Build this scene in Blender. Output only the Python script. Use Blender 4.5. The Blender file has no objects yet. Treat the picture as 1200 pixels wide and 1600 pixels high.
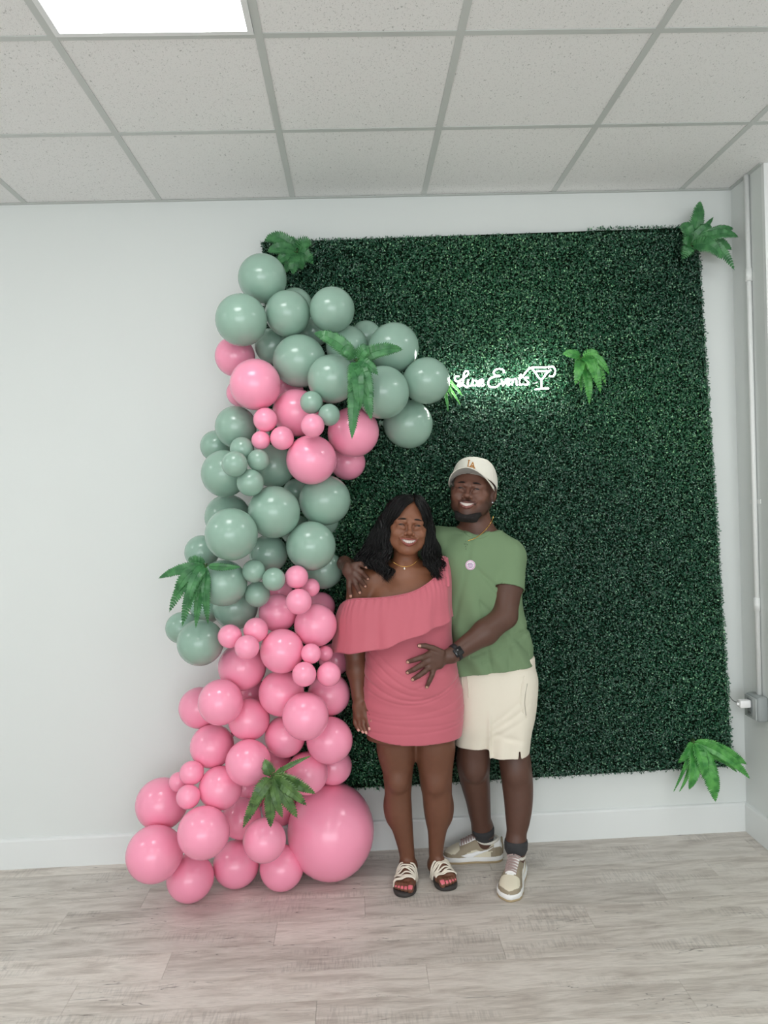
import bpy, math, random
import numpy as np
from mathutils import Vector, Matrix, Euler
random.seed(7)
rng = np.random.default_rng(7)
SC = bpy.context.scene
COL = SC.collection

# ------------------------------------------------------------------ camera
FOC, YAW, PIT, ROL, CD, CH = 1210.41, 0.0374, -0.0205, -0.0349, 3.6463, 1.6746
_cy, _sy, _cp, _sp, _cr, _sr = (math.cos(YAW), math.sin(YAW), math.cos(PIT), math.sin(PIT), math.cos(ROL), math.sin(ROL))
FW = np.array([_sy*_cp, _cy*_cp, _sp]); _rt = np.array([_cy, -_sy, 0]); _up = np.cross(_rt, FW)
RT = _cr*_rt + _sr*_up; UP = -_sr*_rt + _cr*_up
CAM = np.array([0, -CD, CH])
cam_data = bpy.data.cameras.new('camera'); cam = bpy.data.objects.new('camera', cam_data); COL.objects.link(cam)
cam_data.sensor_fit = 'HORIZONTAL'; cam_data.sensor_width = 36; cam_data.lens = FOC*36/1200
cam_data.clip_start = .05
cam.matrix_world = Matrix(((RT[0], UP[0], -FW[0], CAM[0]), (RT[1], UP[1], -FW[1], CAM[1]), (RT[2], UP[2], -FW[2], CAM[2]), (0, 0, 0, 1)))
SC.camera = cam

def pt(u, v, y):
    """measured point: image position u, v taken at depth y from the back wall -> metres"""
    d = FW + RT*(u-600)/FOC + UP*(800-v)/FOC
    return CAM + d*((y+CD)/d[1])
def ptx(u, v, x):
    d = FW + RT*(u-600)/FOC + UP*(800-v)/FOC
    return CAM + d*((x-CAM[0])/d[0])

# ------------------------------------------------------------------ world, light, exposure
SC.view_settings.view_transform = 'Standard'; SC.view_settings.look = 'None'
SC.view_settings.gamma = 1; SC.view_settings.use_curve_mapping = False
SC.view_settings.exposure = 0.0
world = bpy.data.worlds.new('world'); SC.world = world; world.use_nodes = True
world.node_tree.nodes['Background'].inputs[0].default_value = (.8, .9, 1, 1)
world.node_tree.nodes['Background'].inputs[1].default_value = .6
PANEL_E = 11.4          # emission of the ceiling light panels
FRONT_FILL_W = 165         # area fill added behind the camera to light the scene from the front
SIGN_E = 45.0
al = bpy.data.lights.new('front_fill_light', 'AREA'); al.shape = 'RECTANGLE'; al.size = 5.4; al.size_y = 2.3
al.energy = FRONT_FILL_W; al.color = (.93, .97, 1)
alo = bpy.data.objects.new('front_fill_light', al); COL.objects.link(alo)
alo.location = (-.2, -7.9, 1.55); alo.rotation_euler = (math.radians(90), 0, 0)

# ------------------------------------------------------------------ helpers
def lin(c):
    r = []
    for x in c[:3]:
        x /= 255
        r.append(x/12.92 if x <= .04045 else ((x+.055)/1.055)**2.4)
    return (*r, 1)
MATS = {}
def mat(name, rgb=None, rough=.6, metal=0, spec=.5, **kw):
    if name in MATS: return MATS[name]
    m = bpy.data.materials.new(name); m.use_nodes = True; MATS[name] = m
    b = m.node_tree.nodes['Principled BSDF']
    if rgb is not None: b.inputs['Base Color'].default_value = lin(rgb)
    b.inputs['Roughness'].default_value = rough; b.inputs['Metallic'].default_value = metal
    b.inputs['Specular IOR Level'].default_value = spec
    for k, v in kw.items():
        b.inputs[k.replace('_', ' ')].default_value = v
    return m
class N:
    def __init__(s, m): s.t = m.node_tree; s.b = s.t.nodes['Principled BSDF']
    def new(s, typ, **kw):
        n = s.t.nodes.new(typ)
        for k, v in kw.items():
            if k.startswith('i_'):
                key = k[2:]; key = int(key) if key.isdigit() else key
                n.inputs[key].default_value = v
            else: setattr(n, k, v)
        return n
    def link(s, a, b): s.t.links.new(a, b)
def bump(m, scale, strength, dist=.002, coord='Object', detail=3):
    n = N(m); tc = n.new('ShaderNodeTexCoord'); no = n.new('ShaderNodeTexNoise', i_Scale=scale, i_Detail=detail)
    bp = n.new('ShaderNodeBump', i_Strength=strength, i_Distance=dist)
    n.link(tc.outputs[coord], no.inputs['Vector']); n.link(no.outputs['Fac'], bp.inputs['Height'])
    n.link(bp.outputs[0], n.b.inputs['Normal']); return m
def vary(m, rgb1, rgb2, scale, coord='Object', stretch=(1, 1, 1), lo=.35, hi=.65):
    n = N(m); tc = n.new('ShaderNodeTexCoord'); mp = n.new('ShaderNodeMapping', i_Scale=stretch)
    no = n.new('ShaderNodeTexNoise', i_Scale=scale, i_Detail=4)
    cr = n.new('ShaderNodeValToRGB'); e = cr.color_ramp.elements
    e[0].position = lo; e[0].color = lin(rgb1); e[1].position = hi; e[1].color = lin(rgb2)
    n.link(tc.outputs[coord], mp.inputs[0]); n.link(mp.outputs[0], no.inputs['Vector'])
    n.link(no.outputs['Fac'], cr.inputs[0]); n.link(cr.outputs[0], n.b.inputs['Base Color']); return m

ORG = {}
def mesh(name, V, F, cols=None, smooth=True):
    me = bpy.data.meshes.new(name)
    V = np.asarray(V, dtype=np.float32)
    if isinstance(F, np.ndarray) and F.ndim == 2:
        n, k = F.shape
        me.vertices.add(len(V)); me.vertices.foreach_set('co', V.ravel())
        me.loops.add(n*k); me.loops.foreach_set('vertex_index', F.astype(np.int32).ravel())
        me.polygons.add(n); me.polygons.foreach_set('loop_start', np.arange(0, n*k, k, dtype=np.int32))
        me.update(calc_edges=True)
    else:
        me.from_pydata(V.tolist(), [], [list(map(int, f)) for f in F])
    me.polygons.foreach_set('use_smooth', np.full(len(me.polygons), smooth))
    if cols is not None:
        a = me.color_attributes.new('Col', 'FLOAT_COLOR', 'POINT')
        c = np.ones((len(V), 4), dtype=np.float32); c[:, :3] = cols
        a.data.foreach_set('color', c.ravel())
    me.update(); return me
def obj(name, V, F, m, parent=None, cols=None, smooth=True, origin=None):
    """one mesh object, V in world metres"""
    V = np.asarray(V, dtype=float)
    if parent is not None: o0 = ORG[parent.name]
    else: o0 = np.zeros(3) if origin is None else np.asarray(origin, float)
    me = mesh(name, V - o0, F, cols, smooth)
    if m is not None: me.materials.append(m)
    o = bpy.data.objects.new(name, me); COL.objects.link(o)
    if parent is None: o.location = o0
    else: o.parent = parent
    ORG[o.name] = o0
    return o
def link_mesh(name, me, parent=None, loc=(0, 0, 0), rot=None, scale=None):
    o = bpy.data.objects.new(name, me); COL.objects.link(o)
    if parent is not None: o.parent = parent
    o.location = loc
    if rot is not None: o.rotation_euler = rot
    if scale is not None: o.scale = scale
    return o
def thing(name, label, cat, loc, group=None):
    o = bpy.data.objects.new(name, None); COL.objects.link(o); o.location = loc
    o.empty_display_size = .05
    o['label'] = label; o['category'] = cat
    if group: o['group'] = group
    ORG[o.name] = np.asarray(loc, float)
    return o
def tag(o, label, cat, group=None, kind=None):
    o['label'] = label; o['category'] = cat
    if group: o['group'] = group
    if kind: o['kind'] = kind
    return o
def box(lo, hi, bev=0):
    x0, y0, z0 = lo; x1, y1, z1 = hi
    if bev <= 0:
        V = [(x0,y0,z0),(x1,y0,z0),(x1,y1,z0),(x0,y1,z0),(x0,y0,z1),(x1,y0,z1),(x1,y1,z1),(x0,y1,z1)]
        return np.array(V, float), [(0,3,2,1),(4,5,6,7),(0,1,5,4),(1,2,6,5),(2,3,7,6),(3,0,4,7)]
    import bmesh
    bm = bmesh.new(); bmesh.ops.create_cube(bm, size=1)
    for v in bm.verts: v.co = Vector(((x0+x1)/2+v.co.x*(x1-x0), (y0+y1)/2+v.co.y*(y1-y0), (z0+z1)/2+v.co.z*(z1-z0)))
    bmesh.ops.bevel(bm, geom=bm.edges[:], offset=bev, segments=2, profile=.5, affect='EDGES')
    bm.verts.index_update()
    V = np.array([v.co[:] for v in bm.verts]); F = [[v.index for v in f.verts] for f in bm.faces]; bm.free()
    return V, F
def join(parts):
    VV, FF, o = [], [], 0
    for V, F in parts:
        VV.append(np.asarray(V, float)); FF += [[i+o for i in f] for f in F]; o += len(V)
    return np.concatenate(VV), FF
def spline(pts, n=40, closed=False):
    """Catmull-Rom through points (any dimension)"""
    P = np.asarray(pts, float); m = len(P)
    if closed:
        idx = lambda i: P[i % m]; segs = m
    else:
        idx = lambda i: P[min(max(i, 0), m-1)] if 0 <= i < m else (2*P[0]-P[1] if i < 0 else 2*P[-1]-P[-2]); segs = m-1
    out = []
    ts = np.linspace(0, segs, n, endpoint=not closed)
    for t in ts:
        i = min(int(t), segs-1); f = t-i
        a, b, c, d = idx(i-1), idx(i), idx(i+1), idx(i+2)
        out.append(.5*((2*b)+(-a+c)*f+(2*a-5*b+4*c-d)*f*f+(-a+3*b-3*c+d)*f**3))
    return np.array(out)
def tube(path, rad, sides=8, flat=1.0, closed=False, up=None):
    """swept tube (flat<1 squeezes it against the 'up' vector)"""
    P = np.asarray(path, float); n = len(P); R = np.broadcast_to(np.asarray(rad, float), (n,))
    T = np.gradient(P, axis=0)
    if closed: T = np.roll(P, -1, 0)-np.roll(P, 1, 0)
    T /= np.linalg.norm(T, axis=1, keepdims=True)+1e-12
    ref = np.array(up if up is not None else (0.13, -1, .21), float); V = []
    prev = None
    for i in range(n):
        if up is not None: a = ref if np.ndim(ref) == 1 else ref[i]
        else: a = ref if prev is None else prev
        nrm = a-T[i]*np.dot(a, T[i]); nrm /= np.linalg.norm(nrm)+1e-12
        prev = nrm
        bi = np.cross(T[i], nrm)
        for k in range(sides):
            an = 2*math.pi*k/sides
            V.append(P[i]+R[i]*(math.cos(an)*bi+math.sin(an)*flat*nrm))
    F = []
    for i in range(n if closed else n-1):
        j = (i+1) % n
        for k in range(sides):
            k2 = (k+1) % sides
            F.append((i*sides+k, i*sides+k2, j*sides+k2, j*sides+k))
    if not closed:
        F.append(tuple(range(sides))[::-1]); F.append(tuple((n-1)*sides+k for k in range(sides)))
    return np.array(V), F
def lathe(prof, n=32, c=(0, 0, 0)):
    """profile of (r, z)"""
    V = []; m = len(prof)
    for r, z in prof:
        for k in range(n):
            a = 2*math.pi*k/n; V.append((c[0]+r*math.cos(a), c[1]+r*math.sin(a), c[2]+z))
    F = []
    for i in range(m-1):
        for k in range(n):
            k2 = (k+1) % n; F.append((i*n+k, i*n+k2, (i+1)*n+k2, (i+1)*n+k))
    F.append(tuple(range(n))[::-1]); F.append(tuple((m-1)*n+k for k in range(n)))
    return np.array(V), F

# ------------------------------------------------------------------ the room
H, JX, JD = 3.0721, 1.8383, .2972      # ceiling height, x of the corner, depth of the jog
XL, XR, YB = -3.9, 3.668, -8.0
wall_m = bump(mat('wall_paint', (226, 230, 228), .72), 220, .08, .001)
jog_m = wall_m
base_m = mat('baseboard_paint', (232, 235, 234), .42)
def struct(name, V, F, m, parent=None, smooth=False):
    o = obj(name, V, F, m, parent, smooth=smooth)
    if parent is None: o['kind'] = 'structure'
    return o
struct('wall_back', *box((XL-.1, 0, 0), (JX+.001, .12, H+.1)), wall_m)
struct('wall_jog', *box((JX, -JD, 0), (JX+.2, .12, H+.1)), wall_m)
struct('wall_right_front', *box((JX+.2, -JD, 0), (XR, -JD+.12, H+.1)), wall_m)
struct('wall_right', *box((XR, YB, 0), (XR+.12, -JD+.12, H+.1)), wall_m)
struct('wall_left', *box((XL-.12, YB, 0), (XL, .12, H+.1)), wall_m)
struct('wall_rear', *box((XL, YB-.12, 0), (XR, YB, H+.1)), wall_m)
def baseb(name, p, q, nrm):
    p, q, nrm = map(np.array, (p, q, nrm))
    prof = [(0, 0), (.014, 0), (.014, .128), (.011, .136), (.004, .1395), (0, .1395)]
    V = []
    for e in (p, q):
        for d, z in prof: V.append((e[0]+nrm[0]*d, e[1]+nrm[1]*d, z))
    m = len(prof); F = [(i, (i+1) % m, m+(i+1) % m, m+i) for i in range(m)]+[tuple(range(m))[::-1], tuple(range(m, 2*m))]
    return struct(name, V, F, base_m)
baseb('baseboard_back', (XL, 0), (JX, 0), (0, -1))
baseb('baseboard_jog', (JX, 0), (JX, -JD-.014), (-1, 0))
baseb('baseboard_right', (JX-.014, -JD), (XR, -JD), (0, -1))
# metal corner bead on the outer corner of the jog
struct('trim_1', *box((JX-.002, -JD-.003, .139), (JX+.022, -JD+.02, H-.002)), mat('corner_trim', (238, 240, 239), .35))

# floor: individual grey oak planks
W, L, G0 = .165, 1.225, .095
pm = mat('plank_grey_oak', (170, 166, 160), .38, spec=.4); n = N(pm)
tc = n.new('ShaderNodeTexCoord'); oi = n.new('ShaderNodeObjectInfo')
off = n.new('ShaderNodeVectorMath', operation='SCALE'); off.inputs[0].default_value = (37, 91, 13); n.link(oi.outputs['Random'], off.inputs['Scale'])
add = n.new('ShaderNodeVectorMath', operation='ADD'); n.link(tc.outputs['Object'], add.inputs[0]); n.link(off.outputs[0], add.inputs[1])
def nz(scale, st, detail=5, rough=.55, dist=0.):
    mp = n.new('ShaderNodeMapping', i_Scale=st); n.link(add.outputs[0], mp.inputs[0])
    t = n.new('ShaderNodeTexNoise', i_Scale=scale, i_Detail=detail, i_Roughness=rough, i_Distortion=dist); n.link(mp.outputs[0], t.inputs['Vector']); return t
def ramp(t, els):
    r = n.new('ShaderNodeValToRGB'); e = r.color_ramp.elements
    while len(e) < len(els): e.new(.5)
    for q, (p, c) in zip(e, els): q.position = p; q.color = c
    n.link(t, r.inputs[0]); return r
g1 = nz(7, (.55, 3.2, 1), 6, .6, .6)
r1 = ramp(g1.outputs['Fac'], [(.28, lin((182, 172, 163))), (.45, lin((208, 200, 191))), (.58, lin((224, 217, 209))), (.75, lin((206, 199, 190)))])
g2 = nz(30, (.5, 11, 1), 5, .7, .3)                      # fine grain
r2 = ramp(g2.outputs['Fac'], [(.3, (.72, .71, .70, 1)), (.52, (1, 1, 1, 1)), (.8, (1.08, 1.08, 1.08, 1))])
m1 = n.new('ShaderNodeMix', data_type='RGBA', blend_type='MULTIPLY'); m1.inputs[0].default_value = .8
n.link(r1.outputs[0], m1.inputs[6]); n.link(r2.outputs[0], m1.inputs[7])
g3 = nz(3.1, (.42, 5.5, 1), 3, .5, 1.4)                  # long dark cracks (thin level line of a stretched noise)
sb = n.new('ShaderNodeMath', operation='SUBTRACT'); sb.inputs[1].default_value = .56; n.link(g3.outputs['Fac'], sb.inputs[0])
ab = n.new('ShaderNodeMath', operation='ABSOLUTE'); n.link(sb.outputs[0], ab.inputs[0])
g4 = nz(4, (.6, 1.4, 1), 2)
r4 = ramp(g4.outputs['Fac'], [(.50, (0, 0, 0, 1)), (.60, (1, 1, 1, 1))])
r3 = ramp(ab.outputs[0], [(.0, (1, 1, 1, 1)), (.0055, (0, 0, 0, 1))])
mm = n.new('ShaderNodeMath', operation='MULTIPLY'); n.link(r3.outputs[0], mm.inputs[0]); n.link(r4.outputs[0], mm.inputs[1])
m2 = n.new('ShaderNodeMix', data_type='RGBA'); n.link(mm.outputs[0], m2.inputs[0]); n.link(m1.outputs[2], m2.inputs[6]); m2.inputs[7].default_value = lin((92, 86, 80))
g5 = nz(42, (3.2, .35, 1), 2, .5)                        # saw marks across the plank
r5 = ramp(g5.outputs['Fac'], [(.40, (.80, .80, .80, 1)), (.52, (1, 1, 1, 1))])
g6 = nz(3, (.7, 2, 1), 2); r6 = ramp(g6.outputs['Fac'], [(.52, (0, 0, 0, 1)), (.62, (.8, .8, .8, 1))])
m3 = n.new('ShaderNodeMix', data_type='RGBA', blend_type='MULTIPLY'); n.link(r6.outputs[0], m3.inputs[0]); n.link(m2.outputs[2], m3.inputs[6]); n.link(r5.outputs[0], m3.inputs[7])
hs = n.new('ShaderNodeHueSaturation'); mr = n.new('ShaderNodeMapRange', i_3=.90, i_4=1.07); n.link(oi.outputs['Random'], mr.inputs[0])
n.link(mr.outputs[0], hs.inputs['Value']); n.link(m3.outputs[2], hs.inputs['Color']); n.link(hs.outputs[0], n.b.inputs['Base Color'])
bp = n.new('ShaderNodeBump', i_Strength=.25, i_Distance=.0015); n.link(g2.outputs['Fac'], bp.inputs['Height']); n.link(bp.outputs[0], n.b.inputs['Normal'])
floor = struct('floor', *box((XL, YB, -.06), (XR, .0, -.012)), mat('floor_underlay', (70, 66, 62), .9))
joints = {2: -.017, 3: -.365, 4: -.74, 5: -1.03, 6: -.185, 0: .55, 1: -.95, 7: .37, 8: -.6}
def plank_box(x0, x1, y0, y1):
    e = .00015; b = .0007
    V = [(x0+e, y0+e, -.012), (x1-e, y0+e, -.012), (x1-e, y1-e, -.012), (x0+e, y1-e, -.012),
         (x0+e, y0+e, -.0016), (x1-e, y0+e, -.0016), (x1-e, y1-e, -.0016), (x0+e, y1-e, -.0016),
         (x0+b, y0+b, 0), (x1-b, y0+b, 0), (x1-b, y1-b, 0), (x0+b, y1-b, 0)]
    F = [(0, 1, 5, 4), (1, 2, 6, 5), (2, 3, 7, 6), (3, 0, 4, 7), (4, 5, 9, 8), (5, 6, 10, 9), (6, 7, 11, 10), (7, 4, 8, 11), (8, 9, 10, 11)]
    return V, F
far = []; cache = {}
k = -1
while -(G0+W*k) > YB:
    y1 = min(0, -(G0+W*k)); y0 = max(YB, -(G0+W*(k+1)))
    xs = joints.get(k, random.uniform(-1, .2)); xs -= L*math.ceil((xs-XL)/L)
    while xs < XR:
        a, b = max(xs, XL), min(xs+L, XR); xs += L
        if b-a < .01: continue
        if k < 15:
            key = (round(b-a, 3), round(y1-y0, 3))
            if key not in cache:
                V, F = plank_box(-(b-a)/2, (b-a)/2, -(y1-y0)/2, (y1-y0)/2); cache[key] = mesh('plank', V, F, smooth=False); cache[key].materials.append(pm)
            link_mesh('plank', cache[key], floor, ((a+b)/2, (y0+y1)/2, 0))
        else: far.append(plank_box(a, b, y0, y1))
    k += 1
o = obj('planks_behind_camera', *join(far), pm, floor, smooth=False); o['kind'] = 'stuff'

# ceiling: suspended grid of 610 mm tiles
T, GX, GY = .61, -.2376, .6667
ceil = struct('ceiling', *box((XL, YB, H+.06), (XR, 0, H+.12)), mat('ceiling_slab', (150, 150, 150), .9))
tm = mat('ceiling_tile_mineral', (214, 215, 214), .95, spec=.2); n = N(tm)
tc = n.new('ShaderNodeTexCoord'); oi = n.new('ShaderNodeObjectInfo')
off = n.new('ShaderNodeVectorMath', operation='SCALE'); off.inputs[0].default_value = (17, 41, 3); n.link(oi.outputs['Random'], off.inputs['Scale'])
add = n.new('ShaderNodeVectorMath', operation='ADD'); n.link(tc.outputs['Object'], add.inputs[0]); n.link(off.outputs[0], add.inputs[1])
ma = nz(150, (1, .6, 1), 3, .6, .8); mb = nz(260, (1, 1, 1), 1)
ra = ramp(ma.outputs['Fac'], [(.31, (.58, .59, .58, 1)), (.375, (1, 1, 1, 1))])
rb = ramp(mb.outputs['Fac'], [(.27, (.55, .56, .55, 1)), (.33, (1, 1, 1, 1))])
m1 = n.new('ShaderNodeMix', data_type='RGBA', blend_type='MULTIPLY'); m1.inputs[0].default_value = 1; n.link(ra.outputs[0], m1.inputs[6]); n.link(rb.outputs[0], m1.inputs[7])
m2 = n.new('ShaderNodeMix', data_type='RGBA', blend_type='MULTIPLY'); m2.inputs[0].default_value = 1; m2.inputs[6].default_value = lin((240, 240, 239)); n.link(m1.outputs[2], m2.inputs[7])
n.link(m2.outputs[2], n.b.inputs['Base Color'])
bp = n.new('ShaderNodeBump', i_Strength=.5, i_Distance=.002); n.link(ma.outputs['Fac'], bp.inputs['Height']); n.link(bp.outputs[0], n.b.inputs['Normal'])
gm = mat('grid_bar_enamel', (200, 204, 201), .45)
lights = [(-1, 2), (3, 2), (-5, 2), (-1, 6), (3, 6), (-5, 6), (-1, 10), (3, 10)]      # first column cell, first row cell
lit = {(i, j+s) for i, j in lights for s in (0,)}
xg = [GX+T*i for i in range(-7, 8)]
cache = {}
def tile(a, b, y0, y1):
    key = (round(b-a, 3), round(y1-y0, 3))
    if key not in cache:
        w, d = (b-a)/2-.004, (y1-y0)/2-.004
        V, F = box((-w, -d, 0), (w, d, .018), .003); cache[key] = mesh('ceiling_tile', V, F, smooth=False); cache[key].materials.append(tm)
    link_mesh('ceiling_tile', cache[key], ceil, ((a+b)/2, (y0+y1)/2, H+.0015))
for i in range(-7, 7):
    for j in range(0, 13):
        a, b = max(XL, GX+T*i), min(XR, GX+T*(i+1))
        y1 = -GY-T*(j-1); y0 = y1-T
        if j == 0: y1 = 0
        y0 = max(y0, YB)
        if b-a < .05 or y1-y0 < .05 or (i, j) in lit: continue
        tile(a, b, y0, y1)
for x in xg:
    if XL+.05 < x < XR-.05:
        yy = 0 if x < JX else -JD
        obj('grid_bar', *box((x-.012, YB, H-.0015), (x+.012, yy, H+.001)), gm, ceil, smooth=False)
for j in range(13):
    y = -GY-T*j
    if y > YB+.05: obj('cross_bar', *box((XL, y-.012, H-.0012), (XR, y+.012, H+.0012)), gm, ceil, smooth=False)
obj('wall_angle', *box((XL, -.019, H-.003), (JX, 0, H)), gm, ceil, smooth=False)
obj('wall_angle', *box((JX-.019, -JD, H-.0031), (JX, -.019, H-.0001)), gm, ceil, smooth=False)
# light panels
em = bpy.data.materials.new('light_diffuser'); em.use_nodes = True
nt = em.node_tree; e = nt.nodes.new('ShaderNodeEmission'); e.inputs[0].default_value = (.975, 1.0, .99, 1); e.inputs[1].default_value = PANEL_E
nt.links.new(e.outputs[0], nt.nodes['Material Output'].inputs[0])
fm = mat('light_frame_enamel', (236, 238, 238), .4)
where = ['ceiling light panel above the balloon column, the one in view', 'ceiling light panel toward the right side wall, out of frame', 'ceiling light panel near the left side wall, out of frame',
         'ceiling light panel directly behind the camera', 'ceiling light panel behind the camera on the right', 'ceiling light panel behind the camera on the left',
         'ceiling light panel near the shop window', 'ceiling light panel near the rear wall on the right']
for (i, j), lb in zip(lights, where):
    a = GX+T*i; y1 = -GY-T*(j-1); c = np.array([a+T/2, y1-T/2, H-.004])
    t = thing('ceiling_light', 'white framed '+lb, 'ceiling light', c, 'ceiling light panels')
    w, d = T/2-.013, T/2-.013
    P = [box((c[0]-w, c[1]-d, H-.006), (c[0]-w+.018, c[1]+d, H+.03)), box((c[0]+w-.018, c[1]-d, H-.006), (c[0]+w, c[1]+d, H+.03)),
         box((c[0]-w+.018, c[1]-d, H-.006), (c[0]+w-.018, c[1]-d+.018, H+.03)), box((c[0]-w+.018, c[1]+d-.018, H-.006), (c[0]+w-.018, c[1]+d, H+.03))]
    obj('frame', *join(P), fm, t, smooth=False)
    obj('diffuser', *box((c[0]-w+.018, c[1]-d+.018, H-.001), (c[0]+w-.018, c[1]+d-.018, H+.012)), em, t, smooth=False)
# unseen window added behind the camera to house the front fill light
wf = struct('added_window_1', *join([box((-3.0, YB, .3), (2.6, YB+.05, .38)), box((-3.0, YB, 2.72), (2.6, YB+.05, 2.8)), box((-3.0, YB, .38), (-2.92, YB+.05, 2.72)),
    box((2.52, YB, .38), (2.6, YB+.05, 2.72)), box((-.24, YB, .38), (-.16, YB+.05, 2.72))]), mat('added_window_frame_metal', (60, 62, 64), .4))
obj('pane', *box((-2.92, YB, .38), (2.52, YB+.02, 2.72)), mat('added_window_glass_dark', (120, 130, 140), .1), wf, smooth=False)

# ------------------------------------------------------------------ boxwood hedge panel on the back wall
HX = lambda z: 1.662+(2.9-z)*.040       # right edge drifts outwards towards the floor
hz0, hz1 = .325, 2.872
hedge = thing('boxwood_backdrop', 'large dark green artificial boxwood hedge panel hung on the white back wall', 'hedge panel', ((-.36+1.7)/2, 0, hz0))
bk = mat('hedge_backing', (14, 30, 18), .95, spec=.1)
V = [(-.383, -.004, hz0-.020), (HX(hz0)-.004, -.004, hz0+.0), (HX(hz1)-.004, -.004, hz1+.018), (-.383, -.004, hz1-.006), (-.383, -.026, hz0-.020), (HX(hz0)-.004, -.026, hz0), (HX(hz1)-.004, -.026, hz1+.018), (-.383, -.026, hz1-.006)]
obj('backing', V, [(0,3,2,1),(4,5,6,7),(0,1,5,4),(1,2,6,5),(2,3,7,6),(3,0,4,7)], bk, hedge, smooth=False)
nl = 230000
z = rng.uniform(hz0, hz1, nl); xr = HX(z); x = -.385+(xr+.385)*rng.random(nl)
# top edge: slightly higher to the right of the joint, bottom edge a little lower on the left
z = z+np.where((x > 1.14) & (z > hz1-.4), .028*(z-(hz1-.4))/.4, 0)
z = z-np.where(z < hz0+.35, (.030*(1-(x+.37)/2.1))*(hz0+.35-z)/.35, 0)
edge = np.minimum.reduce([x+.385, xr-x, z-hz0, hz1-z])
lump = .5+.5*np.sin(x*23+np.sin(z*17)*1.7)*np.sin(z*26+np.sin(x*19)*1.3)
dep = .022+.030*rng.random(nl)**.6+.016*lump
dep *= np.clip(.45+edge/.035, .45, 1)
c = np.stack([x, -dep, z], 1)+rng.normal(0, .003, (nl, 3))
c[:, 1] = np.minimum(c[:, 1], -.006)
# leaf directions: outwards tilted
d = rng.normal(0, 1, (nl, 3)); d[:, 1] = -np.abs(d[:, 1])*.55; 
out = np.zeros((nl, 3)); wv = np.clip(1-edge/.03, 0, 1)*.5
ex = np.argmin(np.stack([x+.385, xr-x, z-hz0, hz1-z]), 0)
out[:, 0] = np.where(ex == 0, -1, np.where(ex == 1, 1, 0)); out[:, 2] = np.where(ex == 2, -1, np.where(ex == 3, 1, 0))
d += out*wv[:, None]*1.6; d /= np.linalg.norm(d, axis=1, keepdims=True)
q = rng.normal(0, 1, (nl, 3)); q[:, 1] -= .4; q[:, 2] += .45
s = np.cross(d, q); s /= np.linalg.norm(s, axis=1, keepdims=True); nn = np.cross(s, d)
Lf = rng.uniform(.0072, .0132, nl)[:, None]; Wf = Lf*rng.uniform(.26, .36, nl)[:, None]
pts = [c, c+d*Lf*.45+s*Wf+nn*Lf*.10, c+d*Lf, c+d*Lf*.45-s*Wf+nn*Lf*.10, c+d*Lf*.5]
V = np.stack(pts, 1).reshape(-1, 3); V[:, 1] = np.minimum(V[:, 1], -.003)
b = np.arange(nl)[:, None]*5
F = np.concatenate([b+[0, 1, 4], b+[1, 2, 4], b+[2, 3, 4], b+[3, 0, 4]], 1).reshape(-1, 3)
tone = rng.random(nl)
c1, c2, c3 = np.array(lin((26, 72, 55))[:3]), np.array(lin((46, 106, 80))[:3]), np.array(lin((118, 166, 132))[:3])  # last, palest leaf tone paints in the glossy highlight speckle
cc = np.where(tone[:, None] < .6, c1+(c2-c1)*rng.random((nl, 1)), np.where(tone[:, None] < .90, c2, c3*(.8+.7*rng.random((nl, 1)))))
patch = .5+.5*np.sin(x*2.7+z*1.9+np.sin(z*3.1))
cc = cc*(.72+.5*patch[:, None])*np.array([1, 1, .9])**(2*patch[:, None])
leafm = mat('boxwood_leaf', (20, 70, 35), .34, spec=.9); n = N(leafm)
at = n.new('ShaderNodeAttribute', attribute_name='Col'); n.link(at.outputs['Color'], n.b.inputs['Base Color'])
lv = obj('foliage', V, F, leafm, hedge, cols=np.repeat(cc, 5, 0), smooth=False); lv['kind'] = 'stuff'

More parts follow.
